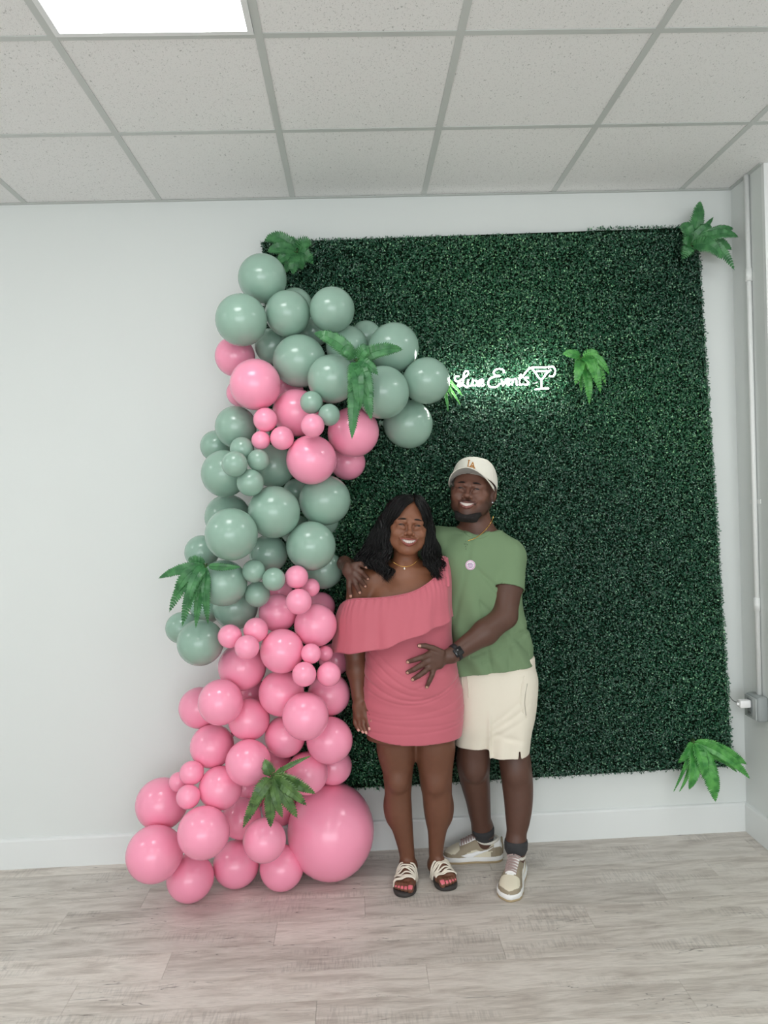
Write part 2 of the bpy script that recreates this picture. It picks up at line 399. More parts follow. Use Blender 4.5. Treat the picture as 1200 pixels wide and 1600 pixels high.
# ------------------------------------------------------------------ fern sprays
fern_cols = {'dark': ((44, 102, 58), (76, 138, 82)), 'mid': ((52, 128, 56), (96, 172, 84)), 'olive': ((60, 92, 48), (98, 132, 72))}
def fern_mat(key):
    nm = 'fern_leaf_'+key
    if nm in MATS: return MATS[nm]
    a, b = fern_cols[key]
    return vary(mat(nm, a, .38), a, b, 30)
def frond(root, tip, bow, width, facing=(0, -1, 0)):
    """pinnate plastic frond from root to tip, bowed along vector bow"""
    root, tip, bow = map(lambda q: np.asarray(q, float), (root, tip, bow))
    Ln = np.linalg.norm(tip-root); ns = max(14, int(Ln/.0085)); facing = np.asarray(facing, float)
    t = np.linspace(0, 1, ns+1)
    P = root+(tip-root)*t[:, None]+bow*(4*t*(1-t))[:, None]
    T = np.gradient(P, axis=0); T /= np.linalg.norm(T, axis=1, keepdims=True)
    nr = facing-T*(T@facing)[:, None]; nr /= np.linalg.norm(nr, axis=1, keepdims=True)+1e-9
    sd = np.cross(T, nr); ds = Ln/ns
    VV, FF = tube(P, np.linspace(.0022, .0006, ns+1), 4); VV = list(VV); FF = list(FF)
    for i in range(2, ns):
        s_ = t[i]; w = width*min(1, s_*4+.15)*(1-s_**3.0)**.75*random.uniform(.93, 1.05)
        for sg in (-1, 1):
            o = len(VV); a = P[i]-T[i]*ds*.62; b_ = P[i]+T[i]*ds*.62
            lift = nr[i]*w*random.uniform(.02, .22)
            m1_ = P[i]+sd[i]*sg*w*.72+T[i]*w*.14+lift
            e_ = P[i]+sd[i]*sg*w+T[i]*w*.42-nr[i]*w*.10
            VV += [a, b_, m1_+T[i]*ds*.60, m1_-T[i]*ds*.62, e_]
            f = [(o, o+3, o+2, o+1), (o+3, o+4, o+2)]
            FF += f if sg > 0 else [tuple(reversed(q)) for q in f]
    VV += [P[-1]+T[-1]*.006, P[-2]+sd[-2]*.004, P[-2]-sd[-2]*.004]; o = len(VV)-3; FF.append((o, o+1, o+2))
    return np.array(VV), FF
def fern(label, root, tips, key, width=.036):
    """root=(u,v,y), tips=[(u,v,y,bow_out,bow_up)]"""
    R = pt(*root); t = thing('fern_spray', label, 'fern', R, 'artificial fern sprays')
    V, F = join([tube([R+(0, .015, 0), R, R+(0, -.014, -.004)], [.004, .006, .003], 6)]+
                [tube([R+np.array([random.uniform(-.01, .01), .012, random.uniform(-.01, .01)]), R+np.array([random.uniform(-.012, .012), -.010, random.uniform(-.012, .012)])], .0025, 5) for _ in range(5)])
    obj('stem_cluster', V, F, mat('fern_stem', (58, 84, 40), .5), t)
    for q in tips:
        u, v, y, bo, bu = q[:5]; w = (q[5] if len(q) > 5 else width)*1.25
        TP = pt(u, v, y)
        f_ = (random.uniform(-.25, .25), -1, random.uniform(-.1, .3))
        V, F = frond(R, TP, (0, -bo, bu), w, f_)
        obj('frond', V, F, fern_mat(key), t, smooth=False)
fern('dark fern spray pinned on the top left corner of the hedge', (464, 394, -.085),
     [(414, 377, -.08, .03, .03), (418, 393, -.11, .03, .01), (432, 411, -.10, .03, .0), (446, 425, -.09, .03, 0), (472, 421, -.10, .03, 0), (487, 383, -.10, .03, .02), (489, 412, -.09, .03, .01), (447, 374, -.08, .02, .01), (458, 428, -.12, .03, 0)], 'dark', .028)
fern('dark fern spray pinned on the top right corner of the hedge', (1078, 384, -.085),
     [(1094, 315, -.10, .02, 0, .034), (1145, 357, -.13, .03, .012, .026), (1153, 370, -.15, .04, .02, .026), (1147, 421, -.13, .03, .045, .030), (1143, 390, -.11, .03, .02, .028), (1114, 340, -.08, .01, .0, .015), (1063, 352, -.09, .03, .02, .03), (1066, 405, -.09, .03, .01, .03), (1110, 352, -.12, .02, .01, .03), (1127, 404, -.14, .04, .02, .034), (1068, 380, -.12, .02, .01, .03)], 'dark')
fern('bright fern spray on the hedge just right of the neon glass', (908, 560, -.09),
     [(880, 553, -.11, .01, .01, .02), (899, 601, -.13, .03, .02, .026), (921, 631, -.12, .03, .03, .026), (938, 613, -.14, .04, .035, .026), (952, 585, -.12, .03, .03, .022), (930, 598, -.15, .04, .03, .024), (946, 600, -.10, .03, .04, .022), (936, 560, -.11, .03, .02, .02), (908, 612, -.10, .02, .02, .02)], 'mid', .024)
fern('pale lit fern spray between the end balloon and the neon lettering', (692, 592, -.085),
     [(722, 618, -.10, .01, .008, .009), (712, 607, -.10, .01, .01, .009), (700, 641, -.10, .01, .0, .009), (719, 632, -.10, .01, .0, .007), (706, 622, -.11, .01, .01, .010)], 'mid', .010)
fern('bright fern spray pinned on the bottom right corner of the hedge', (1083, 1158, -.085),
     [(1171, 1216, -.15, .03, .03, .024), (1166, 1194, -.12, .03, .02, .026), (1118, 1252, -.14, .04, .02, .036), (1123, 1238, -.11, .03, .02, .030), (1077, 1233, -.15, .04, .0, .028), (1062, 1236, -.12, .03, -.005, .010), (1053, 1236, -.10, .03, .02, .010), (1060, 1192, -.11, .03, .01, .022), (1151, 1206, -.10, .03, .02, .02), (1100, 1215, -.15, .04, .01, .03), (1132, 1192, -.09, .03, .02, .03)], 'mid')
fern('glossy fern spray hanging over the upper sage green balloons', (557, 563, -.665),
     [(492, 521, -.655, .02, .02, .028), (628, 546, -.66, .02, .014, .026), (552, 611, -.71, .02, .0, .028), (581, 627, -.70, .03, .01, .028), (550, 684, -.69, .03, .0, .026), (580, 655, -.69, .03, .012, .030), (535, 548, -.69, .02, .01, .026), (577, 545, -.69, .02, .01, .026), (562, 640, -.70, .04, .0, .026), (590, 585, -.69, .02, .01, .022)], 'dark', .020)
fern('green fern spray sticking out left of the garland at mid height', (322, 884, -.60),
     [(249, 903, -.58, .02, .012, .020), (285, 977, -.62, .03, .03, .026), (265, 955, -.60, .03, .03, .026), (306, 980, -.61, .02, .02, .022), (325, 974, -.60, .03, .02, .018), (294, 876, -.58, .02, .01, .020), (272, 932, -.62, .03, .03, .024), (292, 948, -.65, .03, .03, .022), (375, 886, -.60, .02, .0, .014)], 'dark', .022)
fern('olive fern spray lying on the lower pink balloons beside the giant one', (425, 1213, -.60),
     [(484, 1182, -.60, .02, .012, .010), (492, 1240, -.62, .03, .02, .026), (464, 1277, -.63, .03, .02, .026), (423, 1292, -.62, .03, .01, .024), (380, 1293, -.60, .03, .02, .022), (441, 1277, -.64, .04, .01, .020), (414, 1187, -.60, .01, .0, .024), (394, 1262, -.64, .04, .02, .026), (478, 1258, -.65, .03, .02, .026)], 'olive', .024)

# ------------------------------------------------------------------ neon sign
neon = bpy.data.materials.new('neon_white'); neon.use_nodes = True
nt = neon.node_tree; e = nt.nodes.new('ShaderNodeEmission'); e.inputs[0].default_value = (1, .97, .93, 1); e.inputs[1].default_value = SIGN_E
nt.links.new(e.outputs[0], nt.nodes['Material Output'].inputs[0])
SY = -.135
sp = lambda x, y: pt(680+x/4, 500+y/4, SY)
sign = thing('neon_sign', 'white lit neon script sign with a cocktail glass on the hedge', 'neon sign', sp(420, 380))
strokes = [('letter_tube', [[(150,352),(128,352),(124,372),(140,385),(165,372),(200,345),(206,325),(192,318),(180,335),(176,370),(170,400),(154,415),(142,408),(152,396),(172,402),(192,418),(206,418)]]),
 ('letter_tube', [[(208,372),(203,398),(212,412),(228,404),(237,372),(234,402),(243,413)]]),
 ('letter_tube', [[(247,378),(257,382),(262,396),(268,412),(277,410)], [(280,374),(268,388),(256,404),(248,412)]]),
 ('letter_tube', [[(281,398),(297,390),(299,376),(289,372),(281,384),(282,402),(293,412),(308,402)]]),
 ('letter_tube', [[(430,330),(424,312),(402,305),(376,312),(366,330),(378,346),(404,350),(384,352),(350,362),(332,384),(334,408),(356,421),(384,416),(408,396)]]),
 ('letter_tube', [[(412,370),(418,388),(424,408),(434,392),(441,370)]]),
 ('letter_tube', [[(446,394),(461,386),(463,371),(453,368),(446,380),(447,398),(458,408),(472,398)]]),
 ('letter_tube', [[(478,370),(482,386),(482,407)], [(482,390),(492,371),(504,370),(508,384),(509,402),(516,406)]]),
 ('letter_tube', [[(536,338),(530,360),(526,390),(533,406),(546,400)], [(518,364),(534,360),(552,357)]]),
 ('letter_tube', [[(584,362),(570,358),(561,368),(572,380),(582,392),(574,405),(556,403)]]),
 ('glass_tube', [[(548,352),(560,335),(580,312),(604,298),(650,296),(700,294),(736,291)], [(604,300),(630,336),(662,372),(690,340),(722,312)], [(663,372),(664,400),(664,430)], [(622,434),(664,430),(710,427)], [(626,322),(664,320),(702,318)]]),
 ('fruit_slice_tube', [[(706,300),(722,290),(740,296),(750,316),(746,340),(730,354),(712,348)]])]
mb = [sp(205, 385), sp(425, 385), sp(640, 385)]
obj('mounting_rod', *join([tube([q_+(0, .004, -.002), q_+(0, .075, 0)], .002, 6) for q_ in mb]), mat('white_plastic_rod', (230, 230, 230), .4), sign)
for nm, ss in strokes:
    obj(nm, *join([tube(spline([sp(*q) for q in s_], max(14, 4*len(s_))), .0029, 8) for s_ in ss]), neon, sign)
# cable from the hedge edge to the outlet
cab = mat('cable_grey', (120, 124, 122), .5)
obj('power_cable', *tube(spline([pt(1128, 1070, -.05), pt(1138, 1085, -.05), pt(1146, 1095, -.09), pt(1155, 1098, -.12)], 20), .0022, 6), cab, sign)

# ------------------------------------------------------------------ conduit, outlet box, charger on the jog wall
cm = mat('conduit_white', (236, 238, 236), .35)
topc = ptx(1166, 276, JX-.014); midc = ptx(1172, 428, JX-.014)
cyy = topc[1]
ob = ptx(1184, 1104, JX-.03)
cond = thing('wall_conduit', 'thin white conduit pipe running down the side wall from the ceiling', 'pipe', (JX-.014, cyy, ob[2]+.05))
obj('pipe', *tube([(JX-.014, cyy, ob[2]+.03), (JX-.014, cyy, 1.9), (JX-.014, cyy, H-.001)], .0115, 14), cm, cond)
for zz in (midc[2], 1.12):
    obj('coupling', *lathe([(.0115, -.03), (.0145, -.03), (.0145, .03), (.0115, .03)], 16, (JX-.014, cyy, zz)), cm, cond)
obj('strap', *join([box((JX-.003, cyy-.03, 1.58), (JX, cyy+.03, 1.6)), box((JX-.028, cyy-.013, 1.58), (JX-.0265, cyy+.013, 1.6))]), cm, cond, smooth=False)
gx = ob[2]
obm = mat('outlet_box_grey', (150, 156, 156), .45)
ox = thing('outlet_box', 'grey surface mounted outlet box at the end of the white conduit', 'outlet', (JX, cyy, gx))
V, F = box((JX-.052, cyy-.058, gx-.062), (JX, cyy+.058, gx+.052), .012); obj('body', V, F, obm, ox)
V, F = box((JX-.058, cyy-.05, gx-.055), (JX-.052, cyy+.05, gx+.045), .002); obj('cover_plate', V, F, mat('outlet_cover', (176, 181, 180), .4), ox)
V, F = box((JX-.0605, cyy-.022, gx-.045), (JX-.058, cyy+.022, gx+.035), .001); r_ = obj('receptacle', V, F, mat('receptacle_grey', (132, 137, 138), .4), ox)
obj('slot', *join([box((JX-.0612, cyy-.009+d_, gx+e_), (JX-.0604, cyy-.006+d_, gx+e_+.009)) for d_ in (0, .014) for e_ in (-.034,)]), mat('slot_black', (25, 25, 25), .6), r_, smooth=False)
obj('screw', *lathe([(.0001, -.001), (.003, -.001), (.003, .001), (.0001, .001)], 10, (JX-.058, cyy+.04, gx-.05)), mat('screw', (90, 92, 92), .3, 1), ox)
plug = thing('power_adapter', 'small white power adapter plugged into the grey outlet box', 'adapter', (JX-.0605, cyy, gx+.012))
V, F = box((JX-.112, cyy-.018, gx-.004), (JX-.0615, cyy+.018, gx+.03), .004); obj('housing', V, F, mat('white_plastic', (240, 240, 240), .3), plug)
obj('cord_boss', *box((JX-.122, cyy-.006, gx+.006), (JX-.1115, cyy+.006, gx+.018), .002), mat('white_plastic'), plug)

# ------------------------------------------------------------------ balloons
def latex(name, rgb, sss):
    m = mat(name, rgb, .20, spec=.65); b_ = m.node_tree.nodes['Principled BSDF']
    b_.inputs['Subsurface Weight'].default_value = sss; b_.inputs['Subsurface Radius'].default_value = (1, .5, .5); b_.inputs['Subsurface Scale'].default_value = .02
    return m
bm_ = {'G': latex('latex_sage', (147, 178, 162), .0), 'P': latex('latex_pink', (255, 160, 190), .0)}
def balloon_mesh(m):
    prof = []
    for a in np.linspace(0, math.pi*.86, 26):
        r = math.sin(a); z = math.cos(a)
        if z < 0: z *= 1.0+.10*(-z)**2
        prof.append((max(r, .0005), z))
    r0, z0 = prof[-1]
    prof += [(r0*.62, z0-.085), (r0*.33, z0-.16), (.10, z0-.22), (.075, z0-.26)]
    V, F = lathe(prof, 36); me = mesh('latex_body', V, F); me.materials.append(m)
    z1 = z0-.26
    K = join([tube([(.07*math.cos(a), .07*math.sin(a), z1) for a in np.linspace(0, 2*math.pi, 13)[:-1]], .035, 6, closed=True),
              lathe([(.04, z1), (.05, z1-.06), (.13, z1-.13), (.125, z1-.135), (.02, z1-.10)], 12)])
    kn = mesh('knot', K[0], K[1]); kn.materials.append(m)
    return me, kn
bmesh_ = {k_: balloon_mesh(v_) for k_, v_ in bm_.items()}
BALLOONS = [
(-0.350,-0.389,2.597,0.0998,'G',"topmost sage green balloon of the garland, beside the top left fern"),
(-0.429,-0.503,2.401,0.1028,'G',"large sage green balloon on the upper left edge, under the topmost balloon"),
(-0.248,-0.426,2.440,0.0936,'G',"sage green balloon just right below the topmost balloon, against the hedge"),
(-0.231,-0.204,2.528,0.0761,'G',"mostly hidden sage green balloon peeking out behind and above, near garland top by hedge"),
(-0.064,-0.451,2.445,0.0918,'G',"sage green balloon at top of the arm that reaches right, standing out against the hedge"),
(-0.153,-0.226,2.409,0.0702,'G',"nearly hidden sage green balloon in the gap beneath the top row of the arm"),
(-0.330,-0.272,2.338,0.0774,'G',"shaded sage green balloon tucked between the upper left edge balloon and its right neighbour"),
(-0.207,-0.426,2.244,0.1096,'G',"big sage green balloon left of the upper fern, above the pink ones"),
(-0.008,-0.347,2.312,0.0895,'G',"sage green balloon behind the upper fern leaf, over the fern root"),
(0.076,-0.215,2.383,0.0677,'G',"small visible cap of a sage green balloon behind the arm, above the upper fern"),
(-0.072,-0.542,2.149,0.0982,'G',"sage green balloon directly left of the hanging fronds of the upper fern"),
(0.186,-0.422,2.289,0.1036,'G',"sage green balloon crossed by the right frond tip of the upper fern"),
(0.130,-0.512,2.093,0.1059,'G',"large sage green balloon directly right of the upper fern, under its right frond"),
(0.314,-0.458,2.143,0.0948,'G',"rightmost sage green balloon, at the tip of the arm next to the neon sign"),
(0.243,-0.330,1.978,0.1027,'G',"lowest sage green balloon of the arm, under the one beside the neon sign"),
(-0.488,-0.307,2.292,0.0847,'P',"highest pink balloon, half covered by the large sage one on upper left edge"),
(-0.382,-0.503,2.141,0.1017,'P',"large bright pink balloon on the upper left, below the highest pink one"),
(-0.483,-0.215,2.149,0.0618,'P',"faint sliver of pink balloon against the white wall behind the large upper pink one"),
(-0.228,-0.410,2.033,0.0997,'P',"pink balloon behind the two little sage ones in the upper garland"),
(-0.284,-0.215,2.149,0.0788,'P',"pink balloon almost hidden between large upper pink and big sage balloon"),
(-0.155,-0.596,2.051,0.0451,'G',"upper of the two little sage green balloons left of the hanging fern fronds"),
(-0.087,-0.608,1.999,0.0425,'G',"lower of the two little sage green balloons left of the hanging fern fronds"),
(-0.151,-0.646,1.956,0.0456,'P',"little pink balloon under the two little sage ones, above a large pink balloon"),
(-0.343,-0.545,1.994,0.0483,'P',"little pink balloon topmost of the cluster of three in the upper garland"),
(-0.278,-0.560,1.918,0.0474,'P',"little pink balloon rightmost of the cluster of three in the upper garland"),
(-0.363,-0.553,1.913,0.0373,'P',"tiniest pink balloon lower left of the cluster of three in the upper garland"),
(0.006,-0.422,1.945,0.1063,'P',"large pink balloon beneath the lowest frond tip of the upper fern"),
(-0.168,-0.514,1.831,0.1005,'P',"large bright pink balloon lowest of the upper pink group, above sage ones"),
(-0.024,-0.238,1.827,0.0773,'P',"shaded pink balloon against the hedge under the large pink one below upper fern"),
(-0.484,-0.388,1.984,0.0868,'G',"sage green balloon on left edge below the large upper pink balloon"),
(-0.590,-0.261,1.916,0.0693,'G',"sage green balloon half hidden at left edge beside the four little sage ones"),
(-0.442,-0.526,1.882,0.0486,'G',"little sage green balloon topmost of the four little ones on the left"),
(-0.459,-0.623,1.819,0.0496,'G',"little sage green balloon leftmost of the four little ones on the left"),
(-0.374,-0.562,1.834,0.0438,'G',"little sage green balloon rightmost of the four little ones on the left"),
(-0.408,-0.575,1.746,0.0529,'G',"little sage green balloon lowest of the four little ones on the left"),
(-0.529,-0.445,1.790,0.0958,'G',"large sage green balloon carrying the four little sage ones, on left edge"),
(-0.338,-0.353,1.818,0.0920,'G',"sage green balloon behind and left of the lowest large upper pink balloon"),
(-0.258,-0.215,1.708,0.0565,'G',"dark gap sage green balloon under the lowest large upper pink balloon"),
(-0.327,-0.498,1.626,0.1062,'G',"large sage green balloon at the middle of the garland centre"),
(-0.124,-0.401,1.666,0.1070,'G',"large sage green balloon against hedge left of the woman's hair"),
(-0.545,-0.307,1.608,0.0987,'G',"sage green balloon behind the big one on the left edge, mid garland"),
(-0.486,-0.598,1.546,0.1026,'G',"biggest looking sage green balloon on the left edge, mid garland above left fern"),
(-0.185,-0.467,1.481,0.1022,'G',"large sage green balloon left of the woman's shoulder, above little pink ones"),
(-0.142,-0.215,1.574,0.0679,'G',"sliver of sage green balloon against hedge between two large right side balloons"),
(-0.146,-0.261,1.363,0.0839,'G',"shaded sage green balloon beside the man's hand on the woman's shoulder"),
(-0.371,-0.365,1.448,0.0797,'G',"sage green balloon below the middle one, above the three little sage ones"),
(-0.657,-0.330,1.463,0.0721,'G',"sage green balloon directly above the left fern, at left edge"),
(-0.268,-0.169,1.537,0.0687,'G',"deeply hidden sage green balloon between the middle and shoulder height ones"),
(-0.537,-0.518,1.348,0.0939,'G',"large sage green balloon immediately right of the left fern"),
(-0.411,-0.548,1.394,0.0459,'G',"little sage green balloon upper left of the trio right of the left fern"),
(-0.330,-0.573,1.361,0.0463,'G',"little sage green balloon right of the trio, touching little pink one"),
(-0.408,-0.487,1.294,0.0520,'G',"little sage green balloon lowest of the trio right of the left fern"),
(-0.243,-0.537,1.363,0.0469,'P',"little pink balloon highest of its cluster, next to little sage one at shoulder height"),
(-0.194,-0.445,1.308,0.0383,'P',"little pink balloon half hidden behind its cluster beside the woman's shoulder"),
(-0.236,-0.560,1.267,0.0522,'P',"little pink balloon lowest of the cluster left of the woman's ruffle"),
(-0.339,-0.277,1.277,0.0556,'P',"hidden pink balloon behind the little sage and pink ones at shoulder height"),
(-0.166,-0.238,1.198,0.0648,'P',"dark shaded pink balloon beside the woman's right shoulder ruffle"),
(-0.339,-0.383,1.199,0.0794,'P',"deep pink balloon in the recess under the little pink cluster"),
(-0.180,-0.437,1.150,0.0889,'P',"large bright pink balloon touching the woman's ruffle"),
(-0.524,-0.330,1.225,0.0955,'G',"shaded sage green balloon above the three little pink ones, mid garland"),
(-0.650,-0.468,1.103,0.0941,'G',"lowest large sage green balloon, under the left fern"),
(-0.763,-0.290,1.138,0.0689,'G',"sage green balloon at far left behind the lowest large sage one"),
(-0.669,-0.220,1.210,0.0704,'G',"sage green balloon hidden behind the left fern fronds"),
(-0.516,-0.548,1.138,0.0477,'P',"little pink balloon leftmost of three beside the lowest large sage balloon"),
(-0.415,-0.526,1.155,0.0501,'P',"little pink balloon upper right of three beside lowest large sage balloon"),
(-0.442,-0.602,1.101,0.0489,'P',"little pink balloon lowest of three beside the lowest large sage balloon"),
(-0.316,-0.505,1.062,0.0895,'P',"large bright pink balloon in the centre at the woman's waist height"),
(-0.196,-0.549,1.055,0.0410,'P',"little pink balloon top left of the cluster next to the woman's forearm"),
(-0.145,-0.422,1.028,0.0333,'P',"tiny pink balloon half hidden behind cluster next to the woman's forearm"),
(-0.223,-0.592,0.983,0.0480,'P',"little pink balloon bottom left of the cluster next to the woman's forearm"),
(-0.128,-0.549,0.969,0.0487,'P',"little pink balloon bottom right of the cluster next to the woman's forearm"),
(-0.498,-0.376,0.977,0.0997,'P',"pale pink balloon below the three little pink ones on the left"),
(-0.113,-0.215,0.959,0.0710,'P',"shaded pink balloon half hidden behind the woman's upper arm"),
(-0.332,-0.427,0.871,0.0944,'P',"pink balloon directly below the large centre one at waist height"),
(-0.569,-0.514,0.867,0.0904,'P',"bright pink balloon on left edge, front one of a pair below the sage section"),
(-0.698,-0.301,0.792,0.0882,'P',"pink balloon farthest left of the pair below the sage section, behind"),
(-0.473,-0.411,0.763,0.0868,'P',"pink balloon right below the front left edge one, at hand height"),
(-0.494,-0.215,0.819,0.0764,'P',"deep pink balloon in the dark gap at the woman's wrist height, left"),
(-0.226,-0.565,0.809,0.0936,'P',"bright pink balloon in front, left of the woman's hand"),
(-0.328,-0.388,0.677,0.0863,'P',"pink balloon left behind the front one beside the woman's hand"),
(-0.139,-0.341,0.835,0.0903,'P',"pink balloon behind the woman's right hand and little cluster"),
(-0.140,-0.424,0.664,0.0962,'P',"pink balloon below the woman's right hand, at right edge"),
(-0.134,-0.260,0.497,0.0801,'P',"shaded pink balloon at right edge just above the giant balloon"),
(-0.637,-0.380,0.648,0.0902,'P',"pink balloon at left edge at dress hem height"),
(-0.468,-0.509,0.615,0.0921,'P',"large pink balloon left of the lower fern's top frond"),
(-0.241,-0.386,0.517,0.0892,'P',"pink balloon behind right fronds of the lower fern, above giant balloon"),
(-0.393,-0.215,0.514,0.0710,'P',"deep pink balloon hidden behind root of the lower fern"),
(-0.706,-0.473,0.571,0.0484,'P',"little pink balloon topmost of three at the lower left edge"),
(-0.777,-0.399,0.510,0.0401,'P',"little pink balloon farthest left of three at the lower left edge"),
(-0.711,-0.527,0.494,0.0468,'P',"little pink balloon lowest of three at the lower left edge"),
(-0.593,-0.460,0.499,0.0882,'P',"pink balloon right of the three little ones at lower left"),
(-0.870,-0.330,0.395,0.1079,'P',"large pale pink balloon at far left, above the leftmost floor one"),
(-0.644,-0.581,0.369,0.1013,'P',"large bright pink balloon second row up from the floor, left of centre"),
(-0.866,-0.491,0.253,0.1106,'P',"large leftmost pink balloon near the floor before the skirting board"),
(-0.748,-0.389,0.098,0.0969,'P',"pink balloon lowest of all, on the floor at the front left"),
(-0.570,-0.287,0.099,0.1001,'P',"pink balloon on the floor between the lowest one and its right neighbour"),
(-0.416,-0.502,0.291,0.0873,'P',"pink balloon under the lower fern tips, left of the giant balloon"),
(-0.369,-0.333,0.094,0.0935,'P',"pink balloon on the floor against left side of the giant balloon"),
(-0.541,-0.284,0.296,0.0862,'P',"shaded pink balloon in the gap left of the lower fern's tips"),
(-0.519,-0.103,0.334,0.0733,'P',"deep pink balloon hidden left of lower fern's fronds"),
(-0.389,-0.140,0.278,0.0814,'P',"pink balloon hidden behind lower fern's middle fronds"),
(-0.156,-0.262,0.213,0.1969,'P',"giant pink balloon on the floor at the woman's right foot"),
]
core = lambda z: np.array([np.interp(z, [.2, .6, 1.1, 1.6, 2.0, 2.3, 2.7], [-.46, -.36, -.36, -.44, -.42, -.25, -.35]), -.22])
for i, (x, y, z, r, col, lab) in enumerate(BALLOONS):
    C0 = np.array([x, y, z]); c_ = core(z)
    if r < .07 : tail = np.array([c_[0]-x, .35, random.uniform(-.1, .1)])
    else: tail = np.array([c_[0]-x, .42, random.uniform(-.2, .1)])
    tail = Vector(tail).normalized()
    o = thing('balloon', lab, 'balloon', C0, 'sage green balloons of the garland' if col == 'G' else 'pink balloons of the garland')
    rot = (-tail).to_track_quat('Z', 'Y').to_euler()
    me, kn = bmesh_[col]
    if r > .16: sc = (r*.965, r*1.045, r*.97); rot = Vector((-.1, -.75, .3)).to_track_quat('Z', 'Y').to_euler()
    else: sc = (r*random.uniform(.985, 1.01), r*random.uniform(.985, 1.015), r)
    link_mesh('latex_body', me, o, (0, 0, 0), rot, sc)
    link_mesh('knot', kn, o, (0, 0, 0), rot, sc)
# ------------------------------------------------------------------ implicit surfaces for bodies and clothes
def surface_nets(D, lo, h):
    ins = D < 0
    nx, ny, nz_ = D.shape
    c = np.zeros((nx-1, ny-1, nz_-1), dtype=np.int8)
    for i in (0, 1):
        for j in (0, 1):
            for k in (0, 1): c += ins[i:nx-1+i, j:ny-1+j, k:nz_-1+k]
    I = np.argwhere((c > 0) & (c < 8))
    idx = np.full(c.shape, -1, dtype=np.int32); idx[I[:, 0], I[:, 1], I[:, 2]] = np.arange(len(I))
    S = np.zeros((len(I), 3)); W_ = np.zeros(len(I))
    co = [(i, j, k) for i in (0, 1) for j in (0, 1) for k in (0, 1)]
    val = {q: D[I[:, 0]+q[0], I[:, 1]+q[1], I[:, 2]+q[2]].astype(float) for q in co}
    for a in co:
        for ax in range(3):
            if a[ax] == 0:
                b = list(a); b[ax] = 1; b = tuple(b)
                m = (val[a] < 0) != (val[b] < 0)
                t = val[a]/(val[a]-val[b]+1e-20)
                p = np.zeros((len(I), 3)); p[:] = a; p[:, ax] = t
                S += np.where(m[:, None], p, 0); W_ += m
    V = (I+S/W_[:, None])*h+lo
    F = []
    for ax in range(3):
        s1 = [slice(None)]*3; s2 = [slice(None)]*3; s1[ax] = slice(0, -1); s2[ax] = slice(1, None)
        A, B = ins[tuple(s1)], ins[tuple(s2)]
        o1, o2 = (ax+1) % 3, (ax+2) % 3
        sl = [slice(None)]*3; sl[o1] = slice(1, -1); sl[o2] = slice(1, -1)
        E = np.argwhere((A != B)[tuple(sl)])
        if len(E) == 0: continue
        E[:, o1] += 1; E[:, o2] += 1
        q = []
        for d1, d2 in ((0, 0), (1, 0), (1, 1), (0, 1)):
            e = E.copy(); e[:, o1] -= 1-d1; e[:, o2] -= 1-d2
            q.append(idx[e[:, 0], e[:, 1], e[:, 2]])
        q = np.stack(q, 1); fl = A[E[:, 0], E[:, 1], E[:, 2]]
        q[~fl] = q[~fl][:, ::-1]
        F.append(q)
    F = np.concatenate(F); F = F[(F >= 0).all(1)]
    return V, F
class P_:
    """one primitive: fn(X,Y,Z)->distance, bbox, blend k, op (u union, s subtract, i intersect all, d displace, h shell)"""
    def __init__(s, fn, lo, hi, k=.01, op='u'): s.fn = fn; s.lo = np.asarray(lo, float); s.hi = np.asarray(hi, float); s.k = k; s.op = op
def rc(a, b, ra, rb, k=.01, op='u', sq=None):
    """tapered capsule; sq = (axis vector, factor) flattens it along an axis"""
    a = np.asarray(a, float); b = np.asarray(b, float); ba = b-a; L2 = ba@ba+1e-12
    R = max(ra, rb)
    def fn(X, Y, Z):
        px, py, pz = X-a[0], Y-a[1], Z-a[2]
        hh = np.clip((px*ba[0]+py*ba[1]+pz*ba[2])/L2, 0, 1)
        dx, dy, dz = px-hh*ba[0], py-hh*ba[1], pz-hh*ba[2]
        if sq is not None:
            n_, f_ = sq; dn = (dx*n_[0]+dy*n_[1]+dz*n_[2])*(1/f_-1)
            dx, dy, dz = dx+dn*n_[0], dy+dn*n_[1], dz+dn*n_[2]
        return np.sqrt(dx*dx+dy*dy+dz*dz)-(ra+(rb-ra)*hh)
    return P_(fn, np.minimum(a, b)-R, np.maximum(a, b)+R, k, op)
def chain(pts, rs, k=.006, op='u', k0=None, sq=None):
    return [rc(pts[i], pts[i+1], rs[i], rs[i+1], (k if i or k0 is None else k0), op, sq) for i in range(len(pts)-1)]
def ell(c, r, k=.01, op='u', M=None):
    c = np.asarray(c, float); r = np.asarray(r, float); R = r.max()
    def fn(X, Y, Z):
        px, py, pz = X-c[0], Y-c[1], Z-c[2]
        if M is not None:
            px, py, pz = (M[0][0]*px+M[1][0]*py+M[2][0]*pz, M[0][1]*px+M[1][1]*py+M[2][1]*pz, M[0][2]*px+M[1][2]*py+M[2][2]*pz)
        k0 = np.sqrt((px/r[0])**2+(py/r[1])**2+(pz/r[2])**2); k1 = np.sqrt((px/r[0]**2)**2+(py/r[1]**2)**2+(pz/r[2]**2)**2)
        return k0*(k0-1)/(k1+1e-9)
    return P_(fn, c-R, c+R, k, op)
